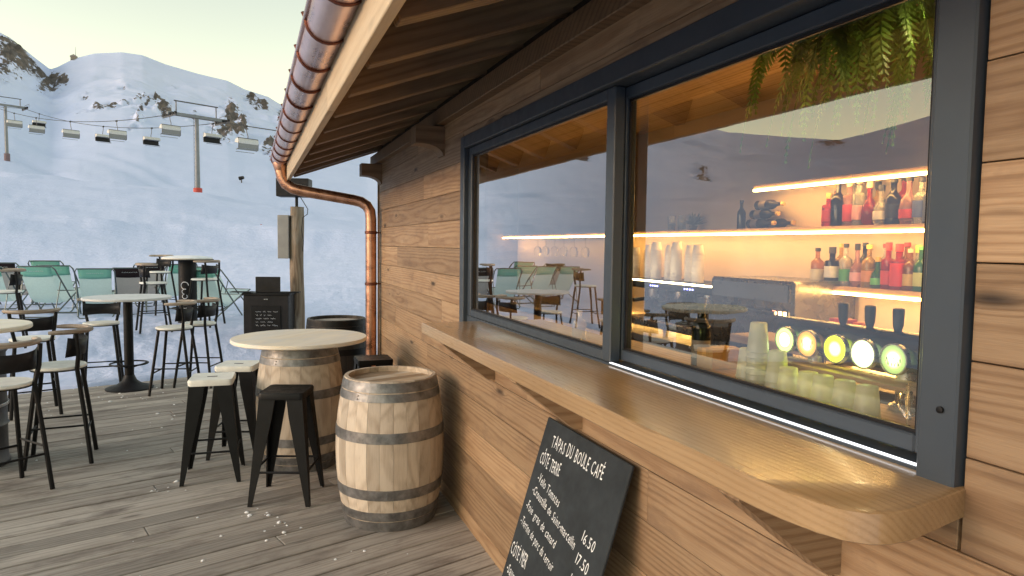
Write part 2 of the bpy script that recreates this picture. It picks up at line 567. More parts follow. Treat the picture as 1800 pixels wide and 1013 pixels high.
def ground_z(x, y):
    x = np.asarray(x, float); y = np.asarray(y, float)
    r = np.maximum(np.hypot(x, y), 0.5)
    az = np.degrees(np.arctan2(x, y))
    e1 = np.interp(az, C1A, C1E); e2 = np.interp(az, C2A, C2E); sk = np.interp(az, AZN, SKY)
    one = np.ones_like(r)
    h = 1.75
    nodes = [0.5, 10.0, 12.0, 15.0, 30.0, 42.0, 56.0, 112.0, 142.0, 300.0, 430.0, 900.0, 1200.0, 2600.0]
    vals = [one * 0.0, one * 0.0, one * 0.36, one * 0.46, h - one * .031 * 30, h + e2 * 42, h + (e2 - .012) * 56, h + e1 * 112, h + (e1 - .012) * 142,
            h + (0.45 * e1 + 0.40 * sk) * 300, h + (0.25 * e1 + .56 * sk) * 430, h + sk * 900, h + sk * 1200 * .70, one * 40.0]
    z = pint(r, nodes, vals)
    tm = np.clip((r - 430) / 470, 0, 1)
    e430 = 0.25 * e1 + .56 * sk
    z = np.where((r > 430) & (r <= 900), h + r * (e430 + (sk - e430) * (1.35 * tm - .35 * tm * tm)), z)
    near = x * DN.x + y * DN.y - EDGE
    for rc, hgt, wd, sd in ((42.0, .35, 2.2, 61), (112.0, .9, 4.0, 62)):      # wind-packed crests
        rcv = rc * (1 + .10 * fbm(az * .12, az * 0 + sd, 3, sd))
        z = z + hgt * np.exp(-((r - rcv) / wd) ** 2)
    for a0, a1, r0, r1, dep in ((-14.4, -9.2, 230, 128, -.7), (-9.0, -5.5, 260, 205, -.8), (-15.5, -6.5, 300, 190, -.6), (-3, 2.0, 170, 125, -.5), (-16, -1, 92, 66, -.22), (-12, 4, 60, 47, -.15), (-17, -8, 34, 27, -.10), (-9, 3, 27, 21, -.08)):
        tt = (r - r0) / (r1 - r0)
        ac = a0 + (a1 - a0) * tt + 0.5 * np.sin(tt * 5 + a0)
        dd = (az - ac) * np.pi / 180 * r
        z = z + np.where((tt > 0) & (tt < 1), dep * np.exp(-(dd / (1.2 + r * .008)) ** 2), 0)
    rag = fbm(x * 0.7, y * 0.7, 3, 40) * 0.5
    dk = sstep(-0.16, 0.16, near + rag * 0.75 + .05)
    z = np.where(r < 14, -0.30 + (z + 0.32) * dk, z)
    # small scale relief
    z = z + np.where(near > 0.1, (fbm(x * 0.9, y * 0.9, 4, 3) * 0.06 + np.abs(fbm(x * 2.6, y * 2.6, 3, 13)) * 0.045 * (1 - sstep(14, 26, r))) * sstep(0, .6, near) * (r < 80), 0)
    z = z + fbm(x * .045 + y * .02, y * .10, 5, 9, .55) * 0.55 * sstep(14, 40, r) * (1 - sstep(200, 400, r))
    z = z + fbm(x * .012, y * .012, 4, 21) * 2.2 * sstep(100, 300, r) * (1 - sstep(760, 880, r))
    z = z + fbm(x * .012, y * .012, 5, 31, .5) * 10.0 * sstep(420, 600, r) * (1 - sstep(680, 860, r))
    return z


ROCKS = [  # azimuth, elevation tangent, half width az, half height, strength, slant
    (-12.75, .188, .75, .012, 1.3, .004), (-12.1, .193, .5, .008, 1.1, .003), (-5.95, .172, .5, .012, 1.3, 0.0), (-6.1, .182, .3, .006, .9, 0),
    (-9.3, .168, 1.7, .0030, .9, .0100), (-7.6, .178, 1.2, .0025, .8, .0105), (-7.3, .170, .5, .005, .95, .012), (-6.9, .178, .9, .003, .9, .010),
    (-7.6, .150, .5, .006, .75, .006), (-1.2, .172, .6, .018, 1.2, -.006), (-1.6, .150, 1.0, .014, 1.15, .003), (-0.5, .155, .45, .018, 1.2, 0),
    (0.4, .190, .8, .010, 1.0, -.006), (1.1, .186, .5, .008, 1.0, -.004), (1.5, .133, .6, .011, 1.1, .004), (-2.6, .155, .5, .007, .7, .006),
    (-15.0, .215, 1.0, .026, 1.2, .006), (-16.5, .215, 1.5, .035, 1.1, 0), (-14.1, .207, .8, .012, 1.1, -.01), (-13.3, .198, .6, .006, 1.0, -.004), (-14.6, .190, .5, .004, .9, 0), (-3.9, .163, .5, .004, .85, .004), (-10.8, .176, .25, .004, .9, 0), (-13.6, .178, .3, .003, .9, 0), (-5.2, .20, .25, .003, .9, 0), (2.4, .17, .5, .012, 1.1, 0), (-8.5, .192, .35, .002, .8, .003), (-18.5, .22, 2.0, .04, .95, 0), (-14.0, .203, .6, .010, .9, 0), (-11.4, .2185, .25, .004, .8, 0),
    (-22, .20, 2.2, .03, .9, 0), (-26, .13, 1.0, .020, 1.0, 0), (-36, .10, .8, .014, 1.0, 0), (-45.5, .138, 1.2, .008, 1.0, 0), (-31, .17, 1.5, .02, .8, 0), (4.5, .13, 1.0, .02, 1.0, 0)]


def build_terrain():
    azs = np.concatenate([np.arange(-180, -66, 4.0), np.arange(-66, -20, 0.4), np.arange(-20, 12, 0.14), np.arange(12, 40, 1.0), np.arange(40, 180.1, 4.0)])
    r_near = np.concatenate([[0.5, 3, 6, 7.5], np.geomspace(8.2, 16, 70), np.geomspace(16.3, 300, 110)])
    r_far = np.concatenate([np.geomspace(300, 430, 16), np.geomspace(436, 905, 110), [930, 980, 1100, 1300, 1700, 2600]])

    def mk(name, rs, rock):
        A, Rr = np.meshgrid(np.radians(azs), rs, indexing='ij')
        X = np.sin(A) * Rr; Y = np.cos(A) * Rr
        Z = ground_z(X, Y)
        rv = np.zeros_like(Z)
        if rock:
            el = (Z - 1.75) / Rr
            ad = np.degrees(A)
            nz = fbm(ad * 2.2, el * 160, 4, 77, .6)
            for (a0, e0, wa, we, st, sl) in ROCKS:
                d = ((ad - a0) / wa)**2 + ((el - e0 - sl * (ad - a0) / wa) / we)**2
                rv = np.maximum(rv, st * np.exp(-d * 0.8) * (1 + 0.7 * nz))
            sel = (Rr < 905)
            rv = np.where(sel, np.clip(rv, 0, 1.3), 0)
            Z = Z + np.where(rv > .35, fbm(X * .06, Y * .06, 3, 55, .7) * 9 * rv * (1 - sstep(830, 895, Rr)), 0)
        n, k = Z.shape
        v = np.stack([X, Y, Z], -1).reshape(-1, 3)
        i = np.arange(n * k).reshape(n, k)
        q = np.stack([i[:-1, :-1], i[:-1, 1:], i[1:, 1:], i[1:, :-1]], -1).reshape(-1, 4)
        me = bpy.data.meshes.new(name)
        me.vertices.add(len(v)); me.vertices.foreach_set('co', v.ravel())
        me.loops.add(q.size); me.loops.foreach_set('vertex_index', q.ravel())
        me.polygons.add(len(q)); me.polygons.foreach_set('loop_start', np.arange(0, q.size, 4)); me.polygons.foreach_set('loop_total', np.full(len(q), 4))
        me.update(calc_edges=True)
        me.flip_normals()
        me.shade_smooth()
        at = me.attributes.new('rock', 'FLOAT', 'POINT')
        at.data.foreach_set('value', rv.ravel().astype(np.float32))
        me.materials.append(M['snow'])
        o = link(bpy.data.objects.new(name, me))
        if me.polygons[0].normal.z < 0: me.flip_normals()
        return tag(o, kind='structure')
    mk('snow_ground', r_near, False)
    mk('mountain', r_far, True)


build_terrain()


def gz(x, y):
    return float(ground_z(np.array([x]), np.array([y]))[0])


def azpt(az, r):
    return (math.sin(R(az)) * r, math.cos(R(az)) * r)


# ------------------------------------------------------------------ camera ray helpers (place things at real depths)
CR = cam.matrix_world.to_3x3()


def at_depth(px, py, d):
    v = CR @ Vector(((px - 900) / 1200, -(py - 506.5) / 1200, -1))
    return Vector((0, 0, 1.75)) + v * d


def on_x(px, py, X):
    v = CR @ Vector(((px - 900) / 1200, -(py - 506.5) / 1200, -1))
    return Vector((0, 0, 1.75)) + v * (X / v.x)


# ------------------------------------------------------------------ deck
def build_deck():
    base = MB().box(-7, 1.25, -1.0, 6.6, -0.30, -0.036)
    base.prism([(-7, 6.6), (1.25, 6.6), (1.25, 9.9), (-.2, 9.3), (-7, 7.15)], -0.30, -0.037, 'z')
    o = base.build('deck', plain('deck_underside', (0.02, 0.016, 0.013), 0.9))
    tag(o, kind='structure')
    pitch, w, th = 0.1525, 0.1435, 0.032
    off0 = 3.072 - pitch * 20
    k = 0
    while True:
        n0 = off0 + k * pitch
        k += 1
        if n0 + w > EDGE: break
        nm = n0 + w / 2
        # along-board range: wall at X = 1.23 while Y < 7.1, else to X = 1.9
        u_end = (1.30 - DN.x * nm) / DU.x
        yend = DU.y * u_end + DN.y * nm
        if yend > 7.25: u_end = (2.4 - DN.x * nm) / DU.x
        u0 = (-6.5 - DN.x * nm) / DU.x
        cuts = [u0]
        u = u0 + random.uniform(1.0, 3.9)
        while u < u_end - 0.6:
            cuts.append(u)
            u += random.uniform(4.6, 6.0)
        cuts.append(u_end)
        for a, b in zip(cuts[:-1], cuts[1:]):
            L = b - a - 0.004
            dz = random.uniform(-0.0025, 0.0025)
            mw = Matrix.Translation(DU * ((a + b) / 2) + DN * nm + Vector((0, 0, -th / 2 + dz))) @ Matrix.Rotation(DA + random.uniform(-.0007, .0007), 4, 'Z')
            MB().box(-L / 2, L / 2, -w / 2, w / 2, -th / 2, th / 2, 0.004).build('plank', M['deck'], o, mw, smooth=False, fix=False)


build_deck()

# ------------------------------------------------------------------ café building
D = 1.24
Y0, Y1 = -1.2, 7.1
WY0, WY1, WZ0, WZ1 = 0.87, 4.10, 1.255, 2.41     # window opening
cafe = thing('cafe_building', 'timber clad mountain cafe hut with a long grey serving window and copper gutter', 'building', (1.9, 3.0, 0))
IDM = Matrix.Identity(4)

wall = MB()
wall.box(D + .022, D + .16, Y0, Y1 - .02, -.3, WZ0)
wall.box(D + .022, D + .16, Y0, Y1 - .02, WZ1, 2.74)
wall.box(D + .022, D + .16, Y0, WY0, WZ0, WZ1)
wall.box(D + .022, D + .16, WY1, Y1 - .02, WZ0, WZ1)
front = wall.build('front_wall', plain('wall_felt', (0.02, 0.015, 0.012), 0.9), cafe, IDM, smooth=False)


def clad(y0, y1, z0, z1):
    L = y1 - y0 - 0.003
    h = z1 - z0 - 0.0028
    t = 0.021
    dx = random.uniform(0, 0.0025)
    mw = Matrix.Translation((D + t / 2 + dx, (y0 + y1) / 2, (z0 + z1) / 2)) @ Matrix(((0, 0, -1, 0), (1, 0, 0, 0), (0, 1, 0, 0), (0, 0, 0, 1))).transposed().inverted() if False else \
        Matrix.Translation((D + t / 2 + dx, (y0 + y1) / 2, (z0 + z1) / 2)) @ Matrix(((0, 0, 1, 0), (1, 0, 0, 0), (0, 1, 0, 0), (0, 0, 0, 1)))
    MB().box(-L / 2, L / 2, -h / 2, h / 2, -t / 2, t / 2, 0.0012).build('plank', M['larch'], front, mw, smooth=False, fix=False)


def run(y0, y1, z0, z1, joints=()):
    c = [y0] + [j for j in joints if y0 + .1 < j < y1 - .1] + [y1]
    for a, b in zip(c[:-1], c[1:]): clad(a, b, z0, z1)


PITCH = 0.1815
rows = [1.366 + PITCH * k for k in range(-7, 8)]
rows = [-0.02] + rows
JL = {0: (), 1.366: (), 1.5475: (6.15,), 1.729: (5.0,)}
for z0, z1 in zip(rows[:-1], rows[1:]):
    if z0 > 2.55: continue
    jl = [random.uniform(4.6, 6.6)] if random.random() < .5 else []
    for kz, j in JL.items():
        if kz and abs(z0 - kz) < .01: jl = list(j)
    if z1 <= WZ0 + .12 and z0 < WZ0 - .05:
        if z1 > WZ0:
            run(WY1 + .004, Y1, z0, z1, jl)
            run(Y0, WY0 - .004, z0, z1)
            run(WY0, WY1, z0, WZ0 - .004, [2.1])
        else:
            run(Y0, Y1, z0, z1, [random.uniform(-.2, .4), random.uniform(1.6, 3.2)] + jl)
    elif z0 >= WZ1 - .02:
        run(Y0, Y1, z0, z1, [random.uniform(1.0, 3.0)] + jl)
    else:
        zb = z0
        run(WY1 + .004, Y1, zb, z1, jl)
        run(Y0, WY0 - .004, zb, z1)
# strip between window head and first full row above
zrow = [z for z in rows if z >= WZ1 - .02][0]
if zrow - WZ1 > .02:
    run(WY0 - .003, WY1 + .003, WZ1 + .003, zrow)
# pieces left and right at counter height were covered by full rows; corner board
cb = MB().box(D - .012, D + .05, Y1 - .018, Y1 + .014, -.02, 2.74, .003)
cb.build('corner_board', M['rafter'], cafe, IDM)
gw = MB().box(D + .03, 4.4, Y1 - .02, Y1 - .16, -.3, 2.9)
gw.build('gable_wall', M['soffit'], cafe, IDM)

# --- roof
PIT = math.tan(R(20))
XE, ZE = 0.38, 2.372
YE = 7.40
roof = MB()


def slope_box(mb, x0, x1, y0, y1, zbot, th):
    vs = []
    for x in (x0, x1):
        for y in (y0, y1):
            for t in (0, th):
                vs.append((x, y, zbot + (x - XE) * PIT + t))
    mb.add(vs, [(0, 1, 3, 2), (4, 6, 7, 5), (0, 4, 5, 1), (2, 3, 7, 6), (0, 2, 6, 4), (1, 5, 7, 3)])
    return mb


slope_box(roof, XE - .06, 4.6, Y0, YE - .01, ZE + .215, .05)
roof_o = roof.build('roof', plain('roof_shingle', (0.05, 0.045, 0.04), 0.8, 0, .3, 20, .5, 40), cafe, IDM, smooth=False)
SA = R(20)
x = XE + .01
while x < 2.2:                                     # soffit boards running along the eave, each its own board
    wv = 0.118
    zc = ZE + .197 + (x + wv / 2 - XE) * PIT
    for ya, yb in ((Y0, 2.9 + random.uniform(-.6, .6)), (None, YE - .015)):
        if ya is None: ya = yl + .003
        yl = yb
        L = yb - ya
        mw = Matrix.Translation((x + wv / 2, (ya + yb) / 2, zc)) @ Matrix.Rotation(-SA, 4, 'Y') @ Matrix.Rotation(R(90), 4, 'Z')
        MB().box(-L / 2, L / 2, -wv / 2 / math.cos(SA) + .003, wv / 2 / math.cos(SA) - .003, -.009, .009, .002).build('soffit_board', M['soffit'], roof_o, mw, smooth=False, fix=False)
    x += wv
ys = [2.11 + .553 * k for k in range(-6, 10)]
for yy in ys + [YE - .045]:
    if yy > YE - .02: continue
    L = 1.95
    cxm = XE + .02 + L * math.cos(SA) / 2
    zc = ZE + .185 - .075 + (cxm - XE) * PIT
    mw = Matrix.Translation((cxm, yy, zc)) @ Matrix.Rotation(-SA, 4, 'Y')
    MB().box(-L / 2, L / 2, -.04, .04, -.075, .075, .004).build('rafter', M['rafter'], roof_o, mw, smooth=False, fix=False)
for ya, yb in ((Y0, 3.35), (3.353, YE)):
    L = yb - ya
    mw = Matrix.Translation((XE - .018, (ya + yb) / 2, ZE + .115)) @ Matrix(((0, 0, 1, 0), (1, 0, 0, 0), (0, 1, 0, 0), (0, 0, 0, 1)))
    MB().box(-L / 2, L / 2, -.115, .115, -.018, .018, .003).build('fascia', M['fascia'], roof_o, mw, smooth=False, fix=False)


def corbel(yc, zt, w=.15):
    p = [(D + .02, zt), (D - .20, zt), (D - .20, zt - .12)]
    for k in range(1, 9):
        a = math.pi / 2 * k / 8
        p.append((D - .17 + .16 * math.sin(a), zt - .12 - .075 * (1 - math.cos(a))))
    p.append((D + .02, zt - .195))
    MB().prism(p, yc - w / 2, yc + w / 2, 'y').build('corbel', M['rafter'], cafe, IDM, ang=50)


corbel(7.0, 2.55)
corbel(4.62, 2.55)
lp = MB().box(D - .055, D + .06, Y0, YE - .1, 2.56, 2.66, .004)
lp.build('wall_plate', M['rafter'], cafe, IDM)

# --- gutter
GX, GZ, GR = 0.288, 2.60, 0.082
g = MB()
nseg = 14
ring = []
for k in range(nseg + 1):
    a = math.pi + math.pi * k / nseg
    ring.append((GX + GR * math.cos(a), GZ + GR * math.sin(a)))
inner = [(GX + (GR - .003) * math.cos(math.pi + math.pi * k / nseg), GZ + .001 + (GR - .003) * math.sin(math.pi + math.pi * k / nseg)) for k in range(nseg, -1, -1)]
sec = ring + inner
gut_pts = np.linspace(Y0, 7.52, 40)
vs = []
for y in gut_pts:
    sag = 0.002 * math.sin(y * 2.1)
    vs += [(u, y, v + sag) for u, v in sec]
ns = len(sec)
fs = [(i * ns + j, i * ns + (j + 1) % ns, (i + 1) * ns + (j + 1) % ns, (i + 1) * ns + j) for i in range(len(gut_pts) - 1) for j in range(ns)]
fs += [tuple(range(nseg + 1)), tuple((len(gut_pts) - 1) * ns + j for j in range(nseg + 1))]
g.add(vs, fs)
g.tube([(GX - GR - .004, Y0, GZ), (GX - GR - .004, 7.52, GZ)], .009, 8)
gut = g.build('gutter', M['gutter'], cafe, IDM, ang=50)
yb = 7.35
while yb > Y0 + .1:
    t = MB()
    pts = [(GX + (GR + .004) * math.cos(math.pi * 1.0 + math.pi * k / 12), yb, GZ + (GR + .004) * math.sin(math.pi + math.pi * k / 12)) for k in range(13)]
    pts = [(GX - GR - .014, yb, GZ + .022)] + pts
    t.tube(pts, .0065, 6)
    t.build('gutter_bracket', M['copperdark'], gut, IDM)
    yb -= 0.46
dpp = [(GX, 7.22, GZ - GR + .01), (GX, 7.22, 2.47), (.30, 7.215, 2.40), (.335, 7.20, 2.335), (.40, 7.17, 2.29), (.48, 7.13, 2.268), (.976, 7.045, 2.19), (1.05, 7.03, 2.172), (1.105, 7.015, 2.135), (1.135, 7.005, 2.08), (1.143, 7.0, 2.0), (1.143, 7.0, .03)]
MBd = MB().tube(dpp, .055, 14)
dp = MBd.build('downpipe', M['copper'], cafe, IDM, ang=60)
MB().lathe([(.056, 0), (.075, .06), (.075, .075), (.056, .075)], 16, (GX, 7.22, 2.465)).build('outlet_cone', M['copper'], dp, IDM)
for zz in (1.85, 1.33, .42):
    t = MB().lathe([(.057, 0), (.062, .004), (.062, .026), (.057, .03)], 16, (1.143, 7.0, zz))
    t.box(1.17, D + .01, 6.995, 7.005, zz + .008, zz + .022)
    t.build('pipe_clamp', M['copperdark'], dp, IDM)

# --- window
win = MB()
cw = .078
FX = D - .022
win.box(FX, D + .12, WY0, WY0 + cw, WZ0, WZ1, .004)
win.box(FX, D + .12, WY1 - cw, WY1, WZ0, WZ1, .004)
win.box(FX, D + .12, WY0 + cw, WY1 - cw, WZ1 - .072, WZ1, .004)
win.box(D + .004, D + .12, WY0 + cw, WY1 - cw, WZ0, 1.318, .002)
wino = win.build('window', M['frame'], cafe, IDM, smooth=False)


def sash(y0, y1, z0, z1, xf, name_label):
    s = MB()
    st, rt = .062, .044
    xb = xf + .045
    s.box(xf, xb, y0, y0 + st, z0, z1, .004)
    s.box(xf, xb, y1 - st, y1, z0, z1, .004)
    rb = .040
    s.box(xf, xb, y0 + st, y1 - st, z0, z0 + rb, .004)
    s.box(xf, xb, y0 + st, y1 - st, z1 - rt, z1, .004)
    s.build('sash', M['frame'], wino, IDM, smooth=False)
    xm = (xf + xb) / 2
    p = MB().add([(xm, y0 + st - .006, z0 + rb - .006), (xm, y1 - st + .006, z0 + rb - .006), (xm, y1 - st + .006, z1 - rt + .006), (xm, y0 + st - .006, z1 - rt + .006)], [(3, 2, 1, 0)])
    p.build('pane', M['glass'], wino, IDM, smooth=False, fix=False)
    # glazing bead
    b = MB()
    for (a0, a1, c0, c1) in ((y0 + st, y0 + st + .010, z0 + rb, z1 - rt), (y1 - st - .010, y1 - st, z0 + rb, z1 - rt), (y0 + st + .010, y1 - st - .010, z0 + rb, z0 + rb + .008), (y0 + st + .010, y1 - st - .010, z1 - rt - .010, z1 - rt)):
        b.box(xm - .010, xm - .001, a0, a1, c0, c1)
    b.build('glazing_bead', M['blackplate'], wino, IDM, smooth=False)


sash(2.225, WY1 - cw - .004, 1.3185, WZ1 - .074, D + .006, 'left')
sash(WY0 + cw + .004, 2.29, 1.325, WZ1 - .074, D + .056, 'right')
MB().box(D + .002, D + .012, WY0 + cw + .002, 2.22, 1.3187, 1.3213).build('track_strip', emit('white_led_strip', (0.95, 0.97, 1.0), 0.45), wino, IDM, smooth=False)
MB().lathe([(.0065, 0), (.0065, .005), (.003, .006)], 12, (0, 0, 0)).build('lock_cap', M['black'], wino, Matrix.Translation((FX - .001, WY0 + .03, 1.45)) @ Matrix.Rotation(R(-90), 4, 'Y'))

# --- counter shelf
CZ = 1.309
xf_, yf_ = .900, 3.77
ct = [(D + .02, yf_), (xf_, yf_), (xf_, 1.12), (.9025, 1.03), (.910, .96), (.9235, .90), (.943, .858), (.970, .832), (1.004, .820), (1.06, .821), (1.15, .841), (D + .02, .866)]
c_mb = MB()
e = .003
def inset(poly, d):
    cx = sum(p[0] for p in poly) / len(poly); cy_ = sum(p[1] for p in poly) / len(poly)
    return [(p[0] + (d if p[0] < cx else -d), p[1] + (d if p[1] < cy_ else -d)) for p in poly]
lay = [(inset(ct, e), CZ - .058), (ct, CZ - .055), (ct, CZ - e), (inset(ct, e), CZ)]
vs = []
for poly, z in lay: vs += [(u, v, z) for u, v in poly]
n = len(ct)
fs = [tuple(range(n)), tuple(3 * n + i for i in range(n))]
for l in range(3):
    for i in range(n): fs.append((l * n + i, l * n + (i + 1) % n, (l + 1) * n + (i + 1) % n, (l + 1) * n + i))
c_mb.add(vs, fs)
counter = c_mb.build('counter', M['counter'], cafe, IDM, ang=40)
for yb in (3.52, 2.46, 1.17):
    hh = CZ - .0585
    p = [(D, hh), (D - .29, hh), (D - .29, hh - .03), (D - .035, hh - .232), (D, hh - .232)]
    MB().prism(p, yb - .035, yb + .035, 'y').build('bracket', M['rafter' if False else 'larch'], counter, IDM, smooth=False)

# --- interior of the bar
XB, YB = 2.72, 6.98
rm = MB()
rm.box(XB, XB + .1, -.6, YB + .1, -.2, 2.95)
bw = rm.build('back_wall', M['innerwall'], cafe, IDM, smooth=False)
MB().box(D + .162, XB, YB, YB + .08, -.2, 2.95).build('end_wall', M['innerwall'], cafe, IDM, smooth=False)
MB().box(D + .162, XB, -.6, -.68, -.2, 2.95).build('end_wall', M['innerwood'], cafe, IDM, smooth=False)
MB().box(D + .162, XB, -.6, YB, -.2, -.1).build('inner_floor', M['soffit'], cafe, IDM, smooth=False)
ceil = MB().box(D + .162, XB, -.6, YB, 2.60, 2.66).build('inner_ceiling', M['innerwood'], cafe, IDM, smooth=False)
xc = D + .17
while xc < XB - .05:
    MB().box(xc, min(xc + .155, XB) - .005, -.59, YB - .01, 2.582, 2.599, .002).build('ceiling_board', M['innerwood'], ceil, IDM, smooth=False)
    xc += .155


def shelf(z, y0, y1, depth, led=True, name='shelf'):
    s = MB().box(XB - depth, XB - .001, y0, y1, z, z + .022, .002).build(name, M['shelf'], cafe, IDM, smooth=False)
    if led:
        MB().box(XB - depth - .006, XB - depth + .012, y0 + .01, y1 - .01, z - .013, z - .001).build('led_strip', M['led'], s, IDM, smooth=False)
    return s


SD = .17
shelf(1.838, 1.2, 6.95, SD)
shelf(2.070, 1.2, 3.02, SD)
shelf(1.556, 1.2, 2.68, SD)
MB().box(XB - .012, XB - .002, 1.2, 4.9, 1.215, 1.235).build('added_glow_strip', M['led'], bw, IDM, smooth=False)  # added glow strip, throws amber light on the lower back wall
MB().box(D + .163, D + .50, .9, 6.9, 1.262, 1.298, .003).build('serving_worktop', M['shelf'], cafe, IDM, smooth=False)
MB().box(XB - .42, XB - .001, .2, 6.9, 1.16, 1.20, .003).build('back_worktop', plain('worktop_dark', (0.10, 0.075, 0.06), .4), cafe, IDM, smooth=False)


# ------------------------------------------------------------------ barrels
ZX = Matrix(((0, 0, 1, 0), (0, -1, 0, 0), (1, 0, 0, 0), (0, 0, 0, 1)))     # local X -> up, local Z -> outward


def barrel_r(z, h, re, rb):
    t = (z - h / 2) / (h / 2)
    return rb - (rb - re) * t * t


def make_barrel(name, label, cat, loc, rz, h=.92, re=.287, rb=.343, smat='stave', hmat='hoop', group=None, top=None, head='head', bung=None):
    t = thing(name, label, cat, loc, rz, group)
    root = W[t.name]
    N = 26
    seg = 8
    for var in range(2):
        mb = MB()
        hw = math.pi / N * .984
        vs = []
        for i in range(seg + 1):
            z = h * i / seg
            ro = barrel_r(z, h, re, rb) * (1 + .0025 * var)
            ri = ro - .024
            for r_, s in ((ro, -1), (ro * 1.0015, 0), (ro, 1), (ri, 1), (ri, -1)):
                a = hw * s
                vs.append((z, -r_ * math.sin(a), r_ * math.cos(a)))
        fs = []
        for i in range(seg):
            for j in range(5):
                fs.append((i * 5 + j, i * 5 + (j + 1) % 5, (i + 1) * 5 + (j + 1) % 5, (i + 1) * 5 + j))
        fs += [(0, 1, 2, 3, 4), tuple(seg * 5 + j for j in (4, 3, 2, 1, 0))]
        mb.add(vs, fs)
        me = mb.mesh('stave', M[smat], ang=20)
        for k in range(var, N, 2):
            share('stave', me, t, root @ Matrix.Rotation(2 * math.pi * k / N, 4, 'Z') @ ZX)
    for za, zb_ in ((.0, .062), (.068, .125), (.205, .268), (.555, .618), (.80, .848), (.856, .912)):
        za *= h / .92; zb_ *= h / .92
        pr = []
        for i in range(4):
            z = za + (zb_ - za) * i / 3
            pr.append((barrel_r(z, h, re, rb) + .0045, z))
        pr = [(pr[0][0] - .004, za)] + pr + [(pr[-1][0] - .004, zb_)]
        hp = MB().lathe(pr, 40, caps=False).build('hoop', M[hmat], t, root)
        a = random.uniform(0, 6.28)
        for dz in (.3, .7):
            zz = za + (zb_ - za) * dz
            rr = barrel_r(zz, h, re, rb) + .0045
            MB().lathe([(.006, 0), (.005, .003), (.001, .004)], 8).build('rivet', M[hmat], hp, root @ Matrix.Rotation(a, 4, 'Z') @ Matrix.Translation((rr, 0, zz)) @ Matrix.Rotation(R(90), 4, 'Y'))
    rh = barrel_r(h - .035, h, re, rb) - .022
    for k in range(7):
        x0 = -rh + 2 * rh * k / 7 + .001
        x1 = -rh + 2 * rh * (k + 1) / 7 - .001
        pl = []
        for s in (1, -1):
            for q in range(5):
                xx = x0 + (x1 - x0) * q / 4 if s > 0 else x1 - (x1 - x0) * q / 4
                pl.append((s * math.sqrt(max(0, rh * rh - xx * xx)), xx))
        MB().prism(pl, h - .055, h - .034, 'z').build('head_board', M[head], t, root, smooth=False)
    if bung is not None:
        rr = barrel_r(h * .5, h, re, rb)
        MB().lathe([(.026, -.004), (.026, .004), (.018, .004), (.018, -.002)], 14).build('bung_hole', M['black'], t, root @ Matrix.Rotation(bung, 4, 'Z') @ Matrix.Translation((rr - .001, 0, h * .5)) @ Matrix.Rotation(R(90), 4, 'Y'))
    if top:
        rt, zt = top
        MB().lathe([(rt * .5, zt - .030), (rt - .006, zt - .030), (rt, zt - .024), (rt, zt - .005), (rt - .005, zt), (rt * .5, zt)], 64).build('table_top', M['top'], t, root, ang=30)
        bt = MB().box(-.24, .24, -.035, .035, h - .036, zt - .031)
        bt.box(-.035, .035, -.25, .25, h - .036, zt - .031)
        bt.build('support_cross', M['rafter'], t, root, smooth=False)
    return t


make_barrel('wine_barrel', 'pale oak wine barrel with grey steel hoops standing close to the cafe wall', 'barrel', (.832, 4.335, 0), .35)
make_barrel('barrel_table', 'pale round table top on an oak barrel with black stools round it', 'table', (.36, 5.60, 0), .9, h=.95, re=.275, rb=.335, top=(.515, 1.012), bung=-1.25)
M['darkstave'] = wood('dark_stave', (0.012, 0.009, 0.008), (0.025, 0.02, 0.018), (0.045, 0.036, 0.03), 300, .6, .25, .7, .1)
M['frosthead'] = plain('frosted_head', (0.42, 0.37, 0.33), .8, 0, .2, 7.0)
make_barrel('dark_barrel', 'dark blackened barrel with a frosted top behind the copper downpipe', 'barrel', (.87, 7.62, 0), .2, h=.94, re=.305, rb=.335, smat='darkstave', hmat='black', head='frosthead')


